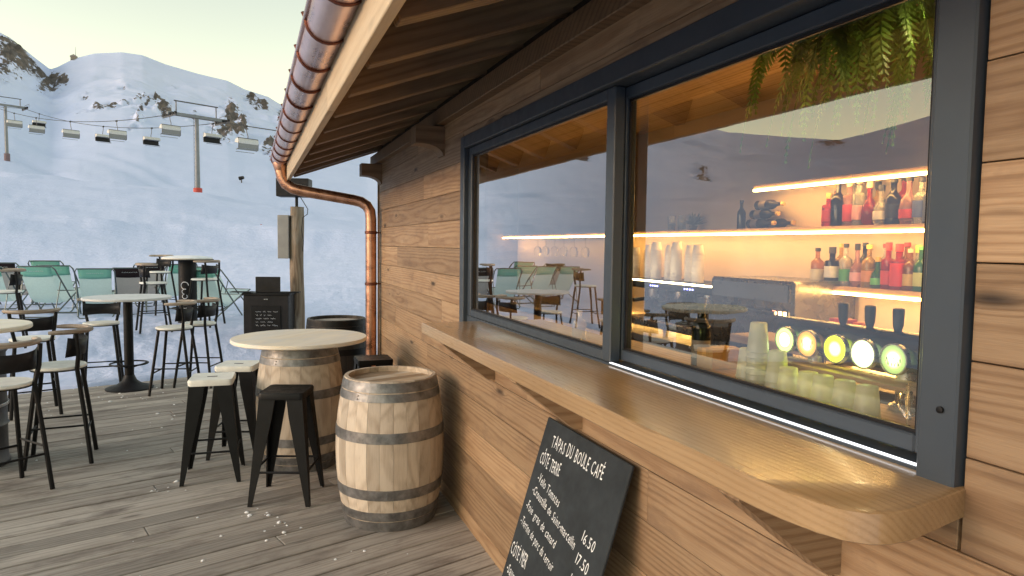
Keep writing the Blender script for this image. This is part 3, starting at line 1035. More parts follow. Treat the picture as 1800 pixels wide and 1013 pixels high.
# ------------------------------------------------------------------ square metal bar stools
def make_stool(label, loc, rz, pale, z=.752):
    t = thing('bar_stool', label, 'stool', loc, rz, 'square metal bar stools')
    root = W[t.name]
    hs = .150
    seat = MB()

    def rsq(h, r, zz):
        o = []
        for (sx, sy, a0) in ((1, 1, 0), (-1, 1, 90), (-1, -1, 180), (1, -1, 270)):
            for q in range(4):
                a = R(a0 + 30 * q)
                o.append((sx * (h - r) + r * math.cos(a), sy * (h - r) + r * math.sin(a), zz))
        return o
    lay = [rsq(hs, .028, z - .045), rsq(hs + .003, .03, z - .012), rsq(hs - .003, .028, z), rsq(hs - .02, .02, z - .002)]
    n = 16
    vs = sum(lay, [])
    fs = [tuple(range(n - 1, -1, -1)), tuple(3 * n + i for i in range(n))]
    for l in range(3):
        for i in range(n): fs.append((l * n + i, l * n + (i + 1) % n, (l + 1) * n + (i + 1) % n, (l + 1) * n + i))
    seat.add(vs, fs)
    seat.build('seat', M['stoolseat'] if pale else M['black'], t, root, ang=45)
    MB().box(-.035, .035, -.012, .012, z - .003, z - .0008, 0).build('hand_slot', M['blackplate'], t, root, smooth=False)
    for sx, sy in ((1, 1), (-1, 1), (-1, -1), (1, -1)):
        mb = MB()
        vs = []
        K = 6
        for k in range(K + 1):
            f = k / K
            zz = (z - .04) * (1 - f)
            c = .143 + .062 * f                       # outer corner position
            w = .085 * (1 - f) ** 1.0 + .028
            if k == 0: w = .105
            th = .010
            sec = [(c, c), (c, c - w), (c - th, c - w), (c - th, c - th), (c - w, c - th), (c - w, c)]
            vs += [(sx * a, sy * b, zz) for a, b in sec]
        fs = []
        for k in range(K):
            for j in range(6): fs.append((k * 6 + j, k * 6 + (j + 1) % 6, (k + 1) * 6 + (j + 1) % 6, (k + 1) * 6 + j))
        fs += [(0, 1, 2, 3, 4, 5), tuple(K * 6 + j for j in (5, 4, 3, 2, 1, 0))]
        mb.add(vs, fs)
        lg = mb.build('leg', M['black'], t, root, smooth=False)
        MB().box(sx * .205 - .016, sx * .205 + .008, sy * .205 - .016, sy * .205 + .008, 0, .02, .003).build('rubber_foot', M['blackplate'], lg, root, smooth=False) if False else None
    zc, c = .225, .178
    for a, b in (((-c, -c), (c, -c)), ((-c, c), (c, c)), ((-c, -c), (-c, c)), ((c, -c), (c, c))):
        MB().tube([(a[0], a[1], zc), (b[0], b[1], zc)], .008, 6).build('foot_rail', M['black'], t, root)
    return t


make_stool('black square bar stool with a dark seat in front of the barrel table', (.222, 4.872, 0), R(-19), False)
make_stool('black bar stool with a pale frosted seat, the one standing furthest from the wall', (-.275, 5.50, 0), R(-4), True)
make_stool('black bar stool with a pale frosted seat tucked against the left of the barrel table', (-.10, 6.03, 0), R(-16), True)
make_stool('black bar stool by the wall, mostly hidden behind the wine barrel', (1.0, 6.0, 0), R(0), False)

# ------------------------------------------------------------------ bar chairs with wooden back rail
PROTO = None


def make_chair(label, loc, rz, group):
    t = thing('bar_chair', label, 'chair', loc, rz, group)
    root = W[t.name]
    sz, sr = .77, .195
    MB().lathe([(sr * .3, sz - .028), (sr - .012, sz - .028), (sr, sz - .02), (sr, sz - .006), (sr - .008, sz), (sr * .5, sz - .003)], 32).build('seat', M['stoolseat'], t, root, ang=30)
    MB().lathe([(sr - .02, sz - .036), (sr - .006, sz - .036), (sr - .006, sz - .028), (sr - .02, sz - .028)], 28).build('seat_ring', M['black'], t, root)
    for sx, sy in ((1, 1), (-1, 1)):
        MB().tube([(sx * .135, sy * .125, sz - .03), (sx * .205, sy * .215, 0)], .0165, 8).build('leg', M['black'], t, root)
    for sx in (1, -1):
        MB().tube([(sx * .19, -.145, 1.03), (sx * .175, -.155, .88), (sx * .150, -.140, sz - .02), (sx * .178, -.185, .38), (sx * .205, -.225, 0)], .0165, 8).build('leg', M['black'], t, root)
    zc = .255
    MB().tube([(-.182, .183, zc), (.182, .183, zc)], .009, 6).build('foot_rail', M['black'], t, root)
    for sx in (1, -1):
        MB().tube([(sx * .182, .183, zc + .05), (sx * .187, -.195, zc + .05)], .008, 6).build('foot_rail', M['black'], t, root)
    MB().tube([(-.187, -.195, zc), (.187, -.195, zc)], .008, 6).build('foot_rail', M['black'], t, root)
    br = .215

    def band(u, v):
        a = R(-90 - 66 + 132 * u)
        sag = .022 * (1 - (2 * u - 1) ** 2)
        z = .845 + .135 * v + (.018 if v > .5 else -.0) - (sag if v > .5 else -sag * .3)
        return (br * math.cos(a), .01 + (br - .02) * math.sin(a) - .02 * v, z)
    bb = MB().grid(band, 15, 3)
    o = bb.build('back_band', M['blackplate'], t, root, fix=False)
    sm = o.modifiers.new('thickness', 'SOLIDIFY'); sm.thickness = .004
    pts = []
    for k in range(17):
        a = R(-90 - 98 + 196 * k / 16)
        pts.append(((br + .012) * math.cos(a), .0 + (br + .01) * math.sin(a), 1.045))
    rr = [.012] + [.017 + .004 * math.sin(math.pi * k / 16) for k in range(1, 16)] + [.012]
    MB().tube(pts, .02, 8, radii=rr).build('back_rail', M['rail'], t, root, ang=60)
    return t


CG = 'black bar chairs with curved wooden back rails'
CH = [
    ((-1.62, 5.60), 0, 38, 'nearest black bar chair with wooden rail, cut by the left picture edge'),
    ((-1.43, 6.28), 0, 96, 'black bar chair seen side on, right of the drum table on the deck'),
    ((-2.06, 8.10), 0, 18, 'black bar chair with its back turned, behind the drum table on the deck'),
    ((-2.33, 7.02), 0, 165, 'black bar chair tucked under the far side of the drum table'),
    ((-1.69, 9.42), 0, 186, 'black bar chair facing the camera left of the pedestal table'),
    ((-.835, 8.74), 0, 78, 'black bar chair standing nearest on the right of the pedestal table'),
    ((-.60, 9.10), 0, 70, 'black bar chair behind another, furthest right of the pedestal table'),
]
first = None
for (xy, z, a, lab) in CH:
    if first is None:
        first = make_chair(lab, (*xy, z), R(a), CG)
    else:
        dup(first, (*xy, z), R(a), lab, CG)


def snow_spot(px, py, d):
    p = at_depth(px, py, d)
    return (p.x, p.y, gz(p.x, p.y) - .015)


for (px, d, a, lab) in (
        (271, 10.6, -75, 'black bar chair on snow left of the thick column table, back to the left'),
        (281, 12.3, 130, 'black bar chair on snow behind the left chair of the column table'),
        (360, 11.0, 60, 'black bar chair on snow right of the thick column table'),
        (10, 9.2, 100, 'black bar chair on snow at the left edge with dark brown back rail')):
    dup(first, snow_spot(px, 560, d), R(a), lab, CG)


# ------------------------------------------------------------------ tables
def pedestal_table(label, loc):
    t = thing('pedestal_table', label, 'table', loc)
    r = W[t.name]
    MB().lathe([(.25, 1.065), (.462, 1.065), (.47, 1.072), (.47, 1.088), (.462, 1.095), (.25, 1.095)], 56).build('table_top', M['greytop'], t, r, ang=30)
    MB().lathe([(.052, .10), (.050, 1.064)], 20).build('column', M['black'], t, r)
    MB().lathe([(.255, 0), (.258, .012), (.24, .022), (.14, .05), (.08, .10), (.054, .16), (.05, .17)], 40).build('base', M['blackplate'], t, r, ang=50)
    fr = MB().tube([(.20 * math.cos(2 * math.pi * k / 28), .20 * math.sin(2 * math.pi * k / 28), .30) for k in range(28)], .010, 8, closed=True)
    for k in range(3):
        a = 2.1 * k + .3
        fr.tube([(.04 * math.cos(a), .04 * math.sin(a), .25), (.20 * math.cos(a), .20 * math.sin(a), .30)], .007, 6)
    fr.build('foot_ring', M['black'], t, r)


M['greytop'] = plain('frosty_grey_top', (0.64, 0.65, 0.66), .5, 0, .15, 6.0)
pedestal_table('round grey topped pedestal table with foot ring at the deck edge', (-1.36, 9.12, 0))


def squiggles(mb, x0, x1, z, h, seed, y, thick=.0016, axis='xz'):
    """handwriting like strokes in a plane"""
    r = random.Random(seed)
    x = x0
    while x < x1:
        w = h * r.uniform(1.0, 3.2)
        n = max(4, int(w / h * 5))
        pts = []
        for k in range(n):
            pts.append((x + w * k / n, y, z + h * (.5 if r.random() < .3 else .22) * math.sin(k * 1.9 + r.random()) + h * .05 * r.random()))
        mb.tube(pts, thick, 4)
        x += w + h * .8


def column_table(label, loc, rz):
    t = thing('column_table', label, 'table', loc, rz)
    r = W[t.name]
    MB().lathe([(.2, 1.03), (.40, 1.03), (.405, 1.036), (.405, 1.05), (.2, 1.05)], 48).build('top_rim', M['blackplate'], t, r, ang=30)
    MB().lathe([(.2, 1.0505), (.385, 1.0505), (.392, 1.056), (.385, 1.07), (.2, 1.072)], 48).build('table_top', M['top'], t, r, ang=30)
    MB().lathe([(.385, 1.0705), (.36, 1.085), (.28, 1.10), (.15, 1.112), (.03, 1.115)], 40).build('snow_cap', M['snowlump'], t, r)
    MB().lathe([(.16, 0), (.16, .01), (.142, .02), (.140, 1.029)], 28).build('column', M['black'], t, r)
    s = MB()
    # white script running up the column
    for k, (z0, w) in enumerate(((.62, .07), (.52, .05), (.44, .045), (.37, .05), (.29, .06), (.2, .05))):
        pts = []
        for q in range(12):
            a = q / 11 * (5.0 if k % 2 == 0 else 3.6) + k
            th = R(-90) + .42 * math.cos(a) * (w / .07)
            pts.append((.1425 * math.cos(th), .1425 * math.sin(th), z0 + .05 * math.sin(a) * (w / .06)))
        s.tube(pts, .006, 5)
    s.build('white_script', M['chalk'], t, r)
    fr = MB().tube([(.24 * math.cos(2 * math.pi * k / 28), .24 * math.sin(2 * math.pi * k / 28), .24) for k in range(28)], .011, 8, closed=True)
    for k in range(4):
        a = 1.57 * k + .3
        fr.tube([(.12 * math.cos(a), .12 * math.sin(a), .19), (.24 * math.cos(a), .24 * math.sin(a), .24)], .008, 6)
    fr.build('foot_ring', M['black'], t, r)


cl = snow_spot(331, 560, 11.4)
column_table('tall table with pale top on a thick black lettered column in the snow', cl, R(-15))


def drum_table(label, loc):
    t = thing('drum_table', label, 'table', loc)
    r = W[t.name]
    MB().lathe([(.25, 1.055), (.46, 1.055), (.468, 1.062), (.468, 1.085), (.462, 1.092), (.25, 1.092)], 56).build('table_top', M['top'], t, r, ang=30)
    d = MB().lathe([(.29, 0), (.30, .01), (.30, .03), (.288, .045), (.288, .30), (.30, .315), (.288, .33), (.288, .60), (.30, .615), (.288, .63), (.288, .87), (.30, .885), (.30, .90), (.2, .90)], 40)
    d.build('drum', M['steel'], t, r, ang=50)
    MB().lathe([(.297, .46), (.3, .462), (.3, .482), (.297, .484)], 40, caps=False).build('band', M['chrome'], t, r)
    MB().lathe([(.06, .90), (.06, 1.054)], 16).build('neck', M['black'], t, r)


p = at_depth(-74, 575, 5.2)
drum_table('pale round table top on a dark steel drum at the left picture edge', (p.x, p.y, 0))


# ------------------------------------------------------------------ deckchairs
def deck_fabric(name, top):
    t = NT(name)
    gcol = t.obj()
    n = t.noise(gcol, 40.0, 3.0)
    c = t.mix(n, rgb(tuple(x * .9 for x in top)), rgb(tuple(min(1, x * 1.08) for x in top)))
    d = t.n('ShaderNodeBsdfDiffuse', None, Color=c)
    tr = t.n('ShaderNodeBsdfTranslucent', None, Color=c)
    mx = t.n('ShaderNodeMixShader', None, i0=.45, i1=d.outputs[0], i2=tr.outputs[0])
    t.t.links.new(mx.outputs[0], t.out.inputs[0])
    return t.m


M['sling'] = deck_fabric('pale_green_mesh', (0.64, 0.80, 0.77))
M['band'] = deck_fabric('green_band', (0.34, 0.66, 0.56))
M['slingd'] = deck_fabric('grey_mesh', (0.44, 0.42, 0.41))
M['bandd'] = deck_fabric('brown_band', (0.06, 0.045, 0.05))
M['tubeframe'] = plain('steel_tube', (0.13, 0.15, 0.15), .35, .7)


def make_deckchair(label, loc, rz, dark=False):
    t = thing('deckchair', label, 'deckchair', loc, rz, 'deckchairs on the snow')
    r = W[t.name]
    hw = .29
    # back frame: from front foot up to head bar
    MB().tube([(-hw, .42, .02), (-hw, -.38, .80), (-hw + .03, -.42, .85), (hw - .03, -.42, .85), (hw, -.38, .80), (hw, .42, .02)], .0125, 8).build('back_frame', M['tubeframe'], t, r)
    MB().tube([(-hw, .42, .014), (hw, .42, .014)], .0125, 8).build('front_foot_bar', M['tubeframe'], t, r)
    h2 = hw - .03
    MB().tube([(-h2, .46, .40), (-h2, -.36, .05), (-h2 + .03, -.40, .014), (h2 - .03, -.40, .014), (h2, -.36, .05), (h2, .46, .40)], .012, 8).build('seat_frame', M['tubeframe'], t, r)
    MB().tube([(-h2, .46, .40), (h2, .46, .40)], .012, 8).build('front_seat_bar', M['tubeframe'], t, r)
    MB().tube([(-h2, -.36, .05), (-hw, -.20, .60)], .008, 6).build('strut', M['tubeframe'], t, r)
    MB().tube([(h2, -.36, .05), (hw, -.20, .60)], .008, 6).build('strut', M['tubeframe'], t, r)

    def sl(u, v):
        # v: 0 head bar -> 1 front seat bar
        ctrl = [(-.42, .862), (-.36, .74), (-.24, .52), (-.10, .31), (.06, .22), (.26, .28), (.46, .412)]
        f = v * (len(ctrl) - 1)
        i = min(int(f), len(ctrl) - 2)
        q = f - i
        y = ctrl[i][0] * (1 - q) + ctrl[i + 1][0] * q
        z = ctrl[i][1] * (1 - q) + ctrl[i + 1][1] * q
        w = (h2 - .015) * (1 - .06 * math.sin(math.pi * v))
        return ((2 * u - 1) * w, y, z - .012 * (1 - (2 * u - 1) ** 2))
    MB().grid(lambda u, v: sl(u, .20 + .80 * v), 7, 17).build('sling', M['slingd' if dark else 'sling'], t, r, fix=False)
    hb = MB().grid(lambda u, v: Vector(sl(u, .205 * v)) + Vector((0, -.006, 0)), 7, 6).build('head_band', M['bandd' if dark else 'band'], t, r, fix=False)
    sm = hb.modifiers.new('thickness', 'SOLIDIFY'); sm.thickness = .006
    s = MB()
    for k in range(9):
        x0 = -.13 + .03 * k
        pts = []
        for q in range(4):
            a = Vector(sl(.5 + (x0 + .018 * q / 3) / .52, .10 + .012 * math.sin(q * 2.1 + k)))
            pts.append(a + Vector((0, -.0155, -.004)))
        s.tube(pts, .0025, 4)
    s.build('faint_lettering', M['chalk'], t, r)
    return t


dc = None
DCS = [(86, 11.6, -12, 0, 'green deckchair nearest the deck with its pale sling facing the mountains'),
       (112, 12.6, -6, 0, 'green deckchair half hidden behind the nearest one'),
       (95, 13.6, -4, 0, 'green deckchair furthest back on the left, only its head bar showing'),
       (172, 11.9, 6, 0, 'green deckchair in the middle, behind the pedestal table'),
       (310, 13.4, 22, 0, 'green deckchair just left of the thick column table'),
       (392, 13.0, -38, 0, 'green deckchair turned sideways, rightmost by the column table'),
       (376, 11.9, -30, 0, 'green deckchair partly hidden by the chair right of the column table'),
       (-4, 12.0, -8, 0, 'green deckchair cut off by the left picture edge'),
       (228, 12.6, 10, 1, 'grey deckchair with a dark brown band left of the column table'),
       (262, 13.6, 14, 1, 'grey deckchair with a dark brown band behind the column table chairs'),
       (18, 12.8, -4, 1, 'grey deckchair behind the chair at the left edge')]
protos = {}
for (px, d, a, dk, lab) in DCS:
    loc = snow_spot(px, 550, d)
    if dk not in protos:
        protos[dk] = make_deckchair(lab, loc, R(a), bool(dk))
    else:
        dup(protos[dk], loc, R(a), lab, 'deckchairs on the snow')

# ------------------------------------------------------------------ podium, post, sign box
pl = at_depth(469, 628, 10.45)
pod = thing('menu_stand', 'black podium stand with folding side flaps and a chalk menu panel', 'podium', (pl.x, pl.y, gz(pl.x, pl.y) - .02 if False else 0.0), R(-17))
r = W[pod.name]
MB().box(-.335, .335, -.02, .36, 0, .95, .006).build('cabinet', M['blackplate'], pod, r, smooth=False)
MB().box(-.355, .355, -.04, .38, .951, .985, .004).build('top_board', M['black'], pod, r, smooth=False)
MB().box(-.03, .03, -.032, -.020, .885, .900, .002).build('handle', M['chrome'], pod, r, smooth=False)
fr = MB().box(-.22, .22, -.034, -.021, .12, .79, .003).build('panel', M['black'], pod, r, smooth=False)
sq = MB()
for k in range(5):
    squiggles(sq, -.15, .12 - .03 * (k % 2), .70 - .052 * k, .030, k, -.0355)
sq.build('writing', M['chalk'], fr, r)
MB().box(-.20, .17, .14, .17, .986, 1.225, .004).build('upright_screen', M['blackplate'], pod, r, smooth=False)
for s in (-1, 1):
    f = MB()
    x0, x1 = (.37, .70) if s > 0 else (-.53, -.37)
    x0, x1 = (.22, .50) if s > 0 else (-.52, -.22)
    f.tube([(x0, -.06, 1.000), (x1, -.06, 1.000), (x1 + s * .0, .06, 1.000), (x0, .06, 1.000)], .009, 6, closed=True)
    f.box(x0, x1, -.055, .055, 1.000, 1.006)
    f.build('side_flap', M['black'], pod, r, smooth=False)

pp = at_depth(523, 560, 10.9)
gpost = gz(pp.x, pp.y)
post = thing('wooden_post', 'round weathered log post with a grey box and a black lamp on top', 'post', (pp.x, pp.y, min(gpost, 0.1) - .1))
r = W[post.name]
pb = W[post.name].translation.z
hp_ = 2.32 - pb
vs = []
mb = MB()
NS, NR = 14, 12
for i in range(NR + 1):
    zz = hp_ * i / NR
    for j in range(NS):
        a = 2 * math.pi * j / NS
        rr = .112 - .010 * i / NR + .006 * math.sin(3 * a + i * .7) + .004 * math.sin(5 * a - i)
        vs.append((zz, -rr * math.sin(a) + .012 * math.sin(i * .9), rr * math.cos(a)))
fs = [(i * NS + j, i * NS + (j + 1) % NS, (i + 1) * NS + (j + 1) % NS, (i + 1) * NS + j) for i in range(NR) for j in range(NS)]
fs += [tuple(range(NS)), tuple(NR * NS + j for j in range(NS - 1, -1, -1))]
mb.add(vs, fs).build('trunk', M['post'], post, r @ ZX)
CA = Matrix.Rotation(R(-17), 4, 'Z')
MB().box(-.27, -.10, -.12, .10, 2.185 - .68 - pb, 2.185 - pb, .006).build('grey_box', M['boxgrey'], post, r @ CA, smooth=False)
MB().tube([(0, 0, hp_ - .02), (0, 0, hp_ + .22)], .024, 10).build('lamp_rod', M['black'], post, r)
MB().box(-.29, .21, -.12, .16, 2.475 - pb, 2.76 - pb, .01).build('lamp_housing', M['blackplate'], post, r @ CA, smooth=False)
MB().tube([(.08, -.10, 2.47 - pb), (.14, -.12, 2.38 - pb), (.20, -.12, 2.28 - pb), (.19, -.12, 2.2 - pb), (.12, -.12, 2.15 - pb), (.10, -.125, 1.95 - pb), (.13, -.125, 1.78 - pb), (.11, -.12, 1.62 - pb)], .006, 6).build('cable', M['black'], post, r @ CA)

# ------------------------------------------------------------------ chalkboard leaning on the wall
BT = Vector((1.205, 0, 1.008)); BBt = Vector((.895, 0, 0.0))
up = (BT - BBt); BL_ = up.length; up.normalize()
right = Vector((0, -1, 0))
nrm = right.cross(up)
BY = 2.33
board = thing('chalkboard', 'dark slate menu board with white chalk writing leaning on the wall under the counter', 'menu board', (BBt.x, BY, 0))
bm = Matrix.Translation((BBt.x, BY, 0)) @ Matrix(((right.x, up.x, nrm.x, 0), (right.y, up.y, nrm.y, 0), (right.z, up.z, nrm.z, 0), (0, 0, 0, 1)))
MB().box(-.352, .352, .002, BL_, -.012, 0, .003).build('slate', M['slate'], board, bm, smooth=False)


def text(s, x, y, size, length, slant=0.0):
    """hand-lettered chalk line fitted to a length, every letter its own outline"""
    rr = random.Random(sum(map(ord, s)))
    gl_ = []
    for ch in s:
        if ch == ' ':
            gl_.append((None, .45)); continue
        cu = bpy.data.curves.new('t', 'FONT')
        cu.body = ch; cu.size = size; cu.resolution_u = 2
        o = bpy.data.objects.new('t', cu)
        me = o.to_mesh()
        vs = [(v.co.x, v.co.y) for v in me.vertices]
        fs = [tuple(p.vertices) for p in me.polygons]
        o.to_mesh_clear()
        bpy.data.objects.remove(o); bpy.data.curves.remove(cu)
        x0 = min(v[0] for v in vs)
        gl_.append(([(a - x0, b) for a, b in vs], fs))
    tot = sum(.45 * size if g[0] is None else max(v[0] for v in g[0]) + .16 * size for g in gl_)
    k = length / tot
    mb = MB()
    cx = 0.0
    for vs, fs in gl_:
        if vs is None:
            cx += .45 * size * k; continue
        a = rr.uniform(-.05, .05); dy = rr.uniform(-.035, .035) * size; kk = rr.uniform(.92, 1.1)
        b = len(mb.v)
        for px, py in vs:
            px, py = px * k, py * kk
            mb.v.append((cx + px * math.cos(a) - py * math.sin(a), dy + py + px * math.sin(a), .0009))
        mb.f += [tuple(b + i for i in f) for f in fs]
        cx += (max(v[0] for v in vs) + .16 * size) * k
    o = mb.build('chalk_writing', M['chalk'], board, bm @ Matrix.Translation((x, y, 0)) @ Matrix.Rotation(slant, 4, 'Z'), smooth=False, fix=False)
    tag(o, kind='stuff')


T = BL_
text('TAPAS DU BOULE CAFÉ', -.250, T - .105, .074, .45)
text('CÔTÉ TERRE', -.312, T - .195, .074, .20)
for s_, x_, dy, ln in (('-Vello Tomates', -.285, .262, .24), ('-Croustille de Saint-marcellin', -.300, .318, .45), ('-Foie gras de canard', -.315, .390, .33), ('-Terrine de porc du terroir', -.325, .462, .37)):
    text(s_, x_, T - dy, .051, ln, -.15)
for s_, dy in (('16.50', .335), ('17.50', .415), ('12.50', .495)): text(s_, .175, T - dy, .057, .10, -.10)
text('CÔTÉ MER', -.335, T - .600, .080, .17)
for s_, dy, ln in (('-Saumon fumé', .672, .24), ('-Rillettes de la mer', .745, .34), ('-Soupe de poisson', .82, .30)):
    text(s_, -.325, T - dy, .058, ln, -.12)

# ------------------------------------------------------------------ snow crumbs on the deck
crumb = MB()
rc = random.Random(3)
spots = [(.02, 4.62, .10, 8), (.16, 4.34, .13, 9), (-.85, 6.9, .9, 10), (-.55, 5.3, .12, 7), (-1.3, 8.9, .6, 34), (.1, 9.0, .6, 16), (.9, 3.6, .2, 2), (.55, 3.8, .2, 3), (-.2, 4.4, .5, 7), (-2, 8.8, .7, 24), (-.6, 8.0, 1.0, 7)]
for (sx, sy, sd, n) in spots:
    for k in range(n):
        x, y = sx + rc.gauss(0, sd * .6), sy + rc.gauss(0, sd * .6)
        if x > 1.1 or (y > 4.0 and x > .55 and y < 4.7): continue
        s = rc.uniform(.004, .013) * (1.5 if rc.random() < .12 else 1)
        vs = []
        fs = []
        for i in range(3):
            for j in range(6):
                a = j / 6 * 6.283 + rc.random() * .4
                q = (1.0, .8, .25)[i] * rc.uniform(.7, 1.2)
                vs.append((x + s * q * math.cos(a), y + s * q * 1.0 * math.sin(a), (0, .35, .6)[i] * s + .0005))
        for i in range(2):
            for j in range(6): fs.append((i * 6 + j, i * 6 + (j + 1) % 6, (i + 1) * 6 + (j + 1) % 6, (i + 1) * 6 + j))
        fs.append(tuple(12 + j for j in range(6)))
        crumb.add(vs, fs)
tag(crumb.build('snow_crumbs', M['snowlump'], None, None), 'small crumbs of snow scattered over the deck boards', 'snow', kind='stuff')

# ------------------------------------------------------------------ things behind the window
def bottle_mesh(kind, h, rad):
    P = {'spirit': [(0.0, 0), (1, .0), (1, .04), (1, .56), (.92, .63), (.45, .70), (.34, .73), (.33, .90), (.37, .905), (.37, .93)],
         'wine': [(0, 0), (1, 0), (1, .55), (.93, .61), (.6, .68), (.4, .74), (.37, .9), (.42, .91), (.42, .94)],
         'square': [(0, 0), (.95, 0), (1, .02), (1, .60), (.95, .64), (.42, .67), (.38, .7), (.38, .84), (.42, .85)],
         'round': [(0, 0), (.8, 0), (1, .12), (1, .34), (.85, .48), (.45, .58), (.32, .66), (.3, .86), (.36, .87)]}[kind]
    return [(max(.0006, a * rad), b * h) for a, b in P]


def bottle(label, loc, kind, h, rad, col, cap, lab=None, group='bottles on the bar shelves', lying=None):
    mw = Matrix.Translation(loc)
    t = thing('bottle', label, 'bottle', loc, 0, group)
    if lying is not None:
        t.matrix_world = Matrix.Translation(loc) @ lying
        W[t.name] = Matrix.Translation(loc) @ lying
    r = W[t.name]
    pr = bottle_mesh(kind, h, rad)
    MB().lathe(pr, 14).build('glass_body', bottle_mat(col), t, r, ang=40)
    rc_ = pr[-1][0]
    MB().lathe([(rc_ * 1.15, pr[-1][1] * .98), (rc_ * 1.15, h), (rc_ * .9, h * 1.005)], 10).build('cap', solid(cap), t, r)
    if lab:
        z0, z1, c = lab
        MB().lathe([(rad * 1.012, z0 * h), (rad * 1.014, z0 * h + .001), (rad * 1.014, z1 * h), (rad * 1.012, z1 * h)], 14, caps=False).build('paper_label', solid(c), t, r)
    return t


BM, SM = {}, {}


def bottle_mat(c):
    if c not in BM:
        t = NT('bottle_glass')
        t.p(Base_Color=c, Roughness=.06, Transmission_Weight=.75, IOR=1.35, Alpha=1.0)
        BM[c] = t.m
    return BM[c]


def solid(c):
    if c not in SM: SM[c] = plain('label_paint', c, .5, 0, .1, 30)
    return SM[c]


clear, amber, red, green, dark, pink, honey = (.85, .85, .82), (.55, .22, .05), (.65, .04, .03), (.08, .30, .07), (.035, .03, .028), (.75, .40, .40), (.80, .50, .12)
white, black, gold, cream, redl, greenl, blue = (.75, .73, .68), (.02, .02, .02), (.55, .38, .10), (.70, .62, .45), (.55, .05, .04), (.15, .5, .12), (.12, .16, .35)
XS = XB - .085


def yx(px, X=XS):
    return on_x(px, 420, X).y


UP = [  # upper row, from left to right in the picture: px, kind, h, r, glass, cap, label
    (1458, 'square', .150, .026, red, gold, (.15, .5, redl), 'short red bottle with gold cap, leftmost on the middle lit shelf'),
    (1474, 'spirit', .205, .027, dark, gold, None, 'dark bottle second from the left on the middle lit shelf'),
    (1494, 'square', .205, .024, pink, cream, (.1, .45, redl), 'pink bottle with cream stopper on the middle lit shelf'),
    (1511, 'square', .215, .024, clear, cream, (.12, .4, pink), 'tall clear bottle with cream stopper on the middle lit shelf'),
    (1529, 'round', .185, .027, red, cream, None, 'round red bottle on the middle lit shelf'),
    (1550, 'round', .165, .027, clear, black, (.14, .35, white), 'squat clear bottle with black stopper on the middle lit shelf'),
    (1571, 'wine', .185, .026, dark, black, (.15, .45, black), 'slender dark wine bottle on the middle lit shelf'),
    (1598, 'round', .200, .030, pink, black, (.12, .3, redl), 'broad pink bottle with ball stopper on the middle lit shelf'),
    (1620, 'spirit', .180, .026, clear, black, (.15, .5, blue), 'clear bottle with blue label on the middle lit shelf'),
    (1641, 'square', .175, .030, dark, black, (.05, .6, (.10, .11, .13)), 'dark grey square bottle, rightmost on the middle lit shelf')]
for (px, k, h, rad, g_, c_, l_, lab) in UP:
    bottle(lab, (XS - .012, yx(px), 1.8605), k, h * 1.08, rad * 1.22, g_, c_, l_)
LO = [
    (1442, 'spirit', .165, .026, amber, black, (.12, .42, cream), 'amber whisky bottle with cream label, leftmost on the lower lit shelf'),
    (1468, 'square', .170, .029, dark, dark, (.2, .5, white), 'dark square bottle with white label on the lower lit shelf'),
    (1492, 'spirit', .185, .024, clear, black, (.12, .4, green), 'clear bottle with green label on the lower lit shelf'),
    (1512, 'round', .185, .025, pink, black, (.14, .34, pink), 'rosy round bottle on the lower lit shelf'),
    (1533, 'spirit', .180, .026, honey, (.75, .72, .15), (.14, .4, (.6, .25, .08)), 'honey coloured bottle with yellow cap on the lower lit shelf'),
    (1549, 'round', .130, .024, green, gold, (.12, .33, greenl), 'short green bottle on the lower lit shelf'),
    (1567, 'square', .190, .024, red, redl, (.1, .4, redl), 'dark red bottle with red cap on the lower lit shelf'),
    (1586, 'square', .185, .029, red, redl, (.08, .58, (.60, .04, .04)), 'bright red bottle with red cap on the lower lit shelf'),
    (1606, 'spirit', .165, .023, amber, cream, (.12, .4, gold), 'brown bottle with pale cap on the lower lit shelf'),
    (1626, 'wine', .175, .025, green, greenl, (.12, .42, (.5, .55, .2)), 'green bottle with bright green cap on the lower lit shelf'),
    (1645, 'square', .160, .024, green, cream, (.08, .5, greenl), 'green square bottle, rightmost on the lower lit shelf')]
for (px, k, h, rad, g_, c_, l_, lab) in LO:
    bottle(lab, (XS - .012, yx(px), 1.5785), k, h * 1.08, rad * 1.2, g_, c_, l_)
BACK = [(1466, 'spirit', .21, amber, gold, 1.8605, 'amber bottle in the back row of the middle shelf, leftmost'), (1503, 'wine', .225, clear, gold, 1.8605, 'tall clear bottle in the back row of the middle shelf'),
        (1540, 'square', .20, honey, black, 1.8605, 'honey coloured bottle in the back row of the middle shelf'), (1585, 'spirit', .215, red, black, 1.8605, 'red bottle in the back row of the middle shelf'), (1632, 'wine', .21, amber, gold, 1.8605, 'amber bottle in the back row of the middle shelf, rightmost'),
        (1480, 'spirit', .20, honey, gold, 1.5785, 'honey coloured bottle in the back row of the lower shelf, leftmost'), (1522, 'wine', .205, dark, black, 1.5785, 'dark bottle in the back row of the lower shelf'),
        (1558, 'spirit', .20, clear, redl, 1.5785, 'clear bottle with red cap in the back row of the lower shelf'), (1596, 'wine', .205, amber, redl, 1.5785, 'amber bottle with red cap in the back row of the lower shelf'), (1616, 'square', .195, clear, (.75, .72, .15), 1.5785, 'clear bottle with yellow cap in the back row of the lower shelf')]
for (px, k, h, g_, c_, z_, lab) in BACK:
    bottle(lab, (XS + .045, yx(px, XS + .045), z_), k, h, .028, g_, c_, (.12, .4, cream))
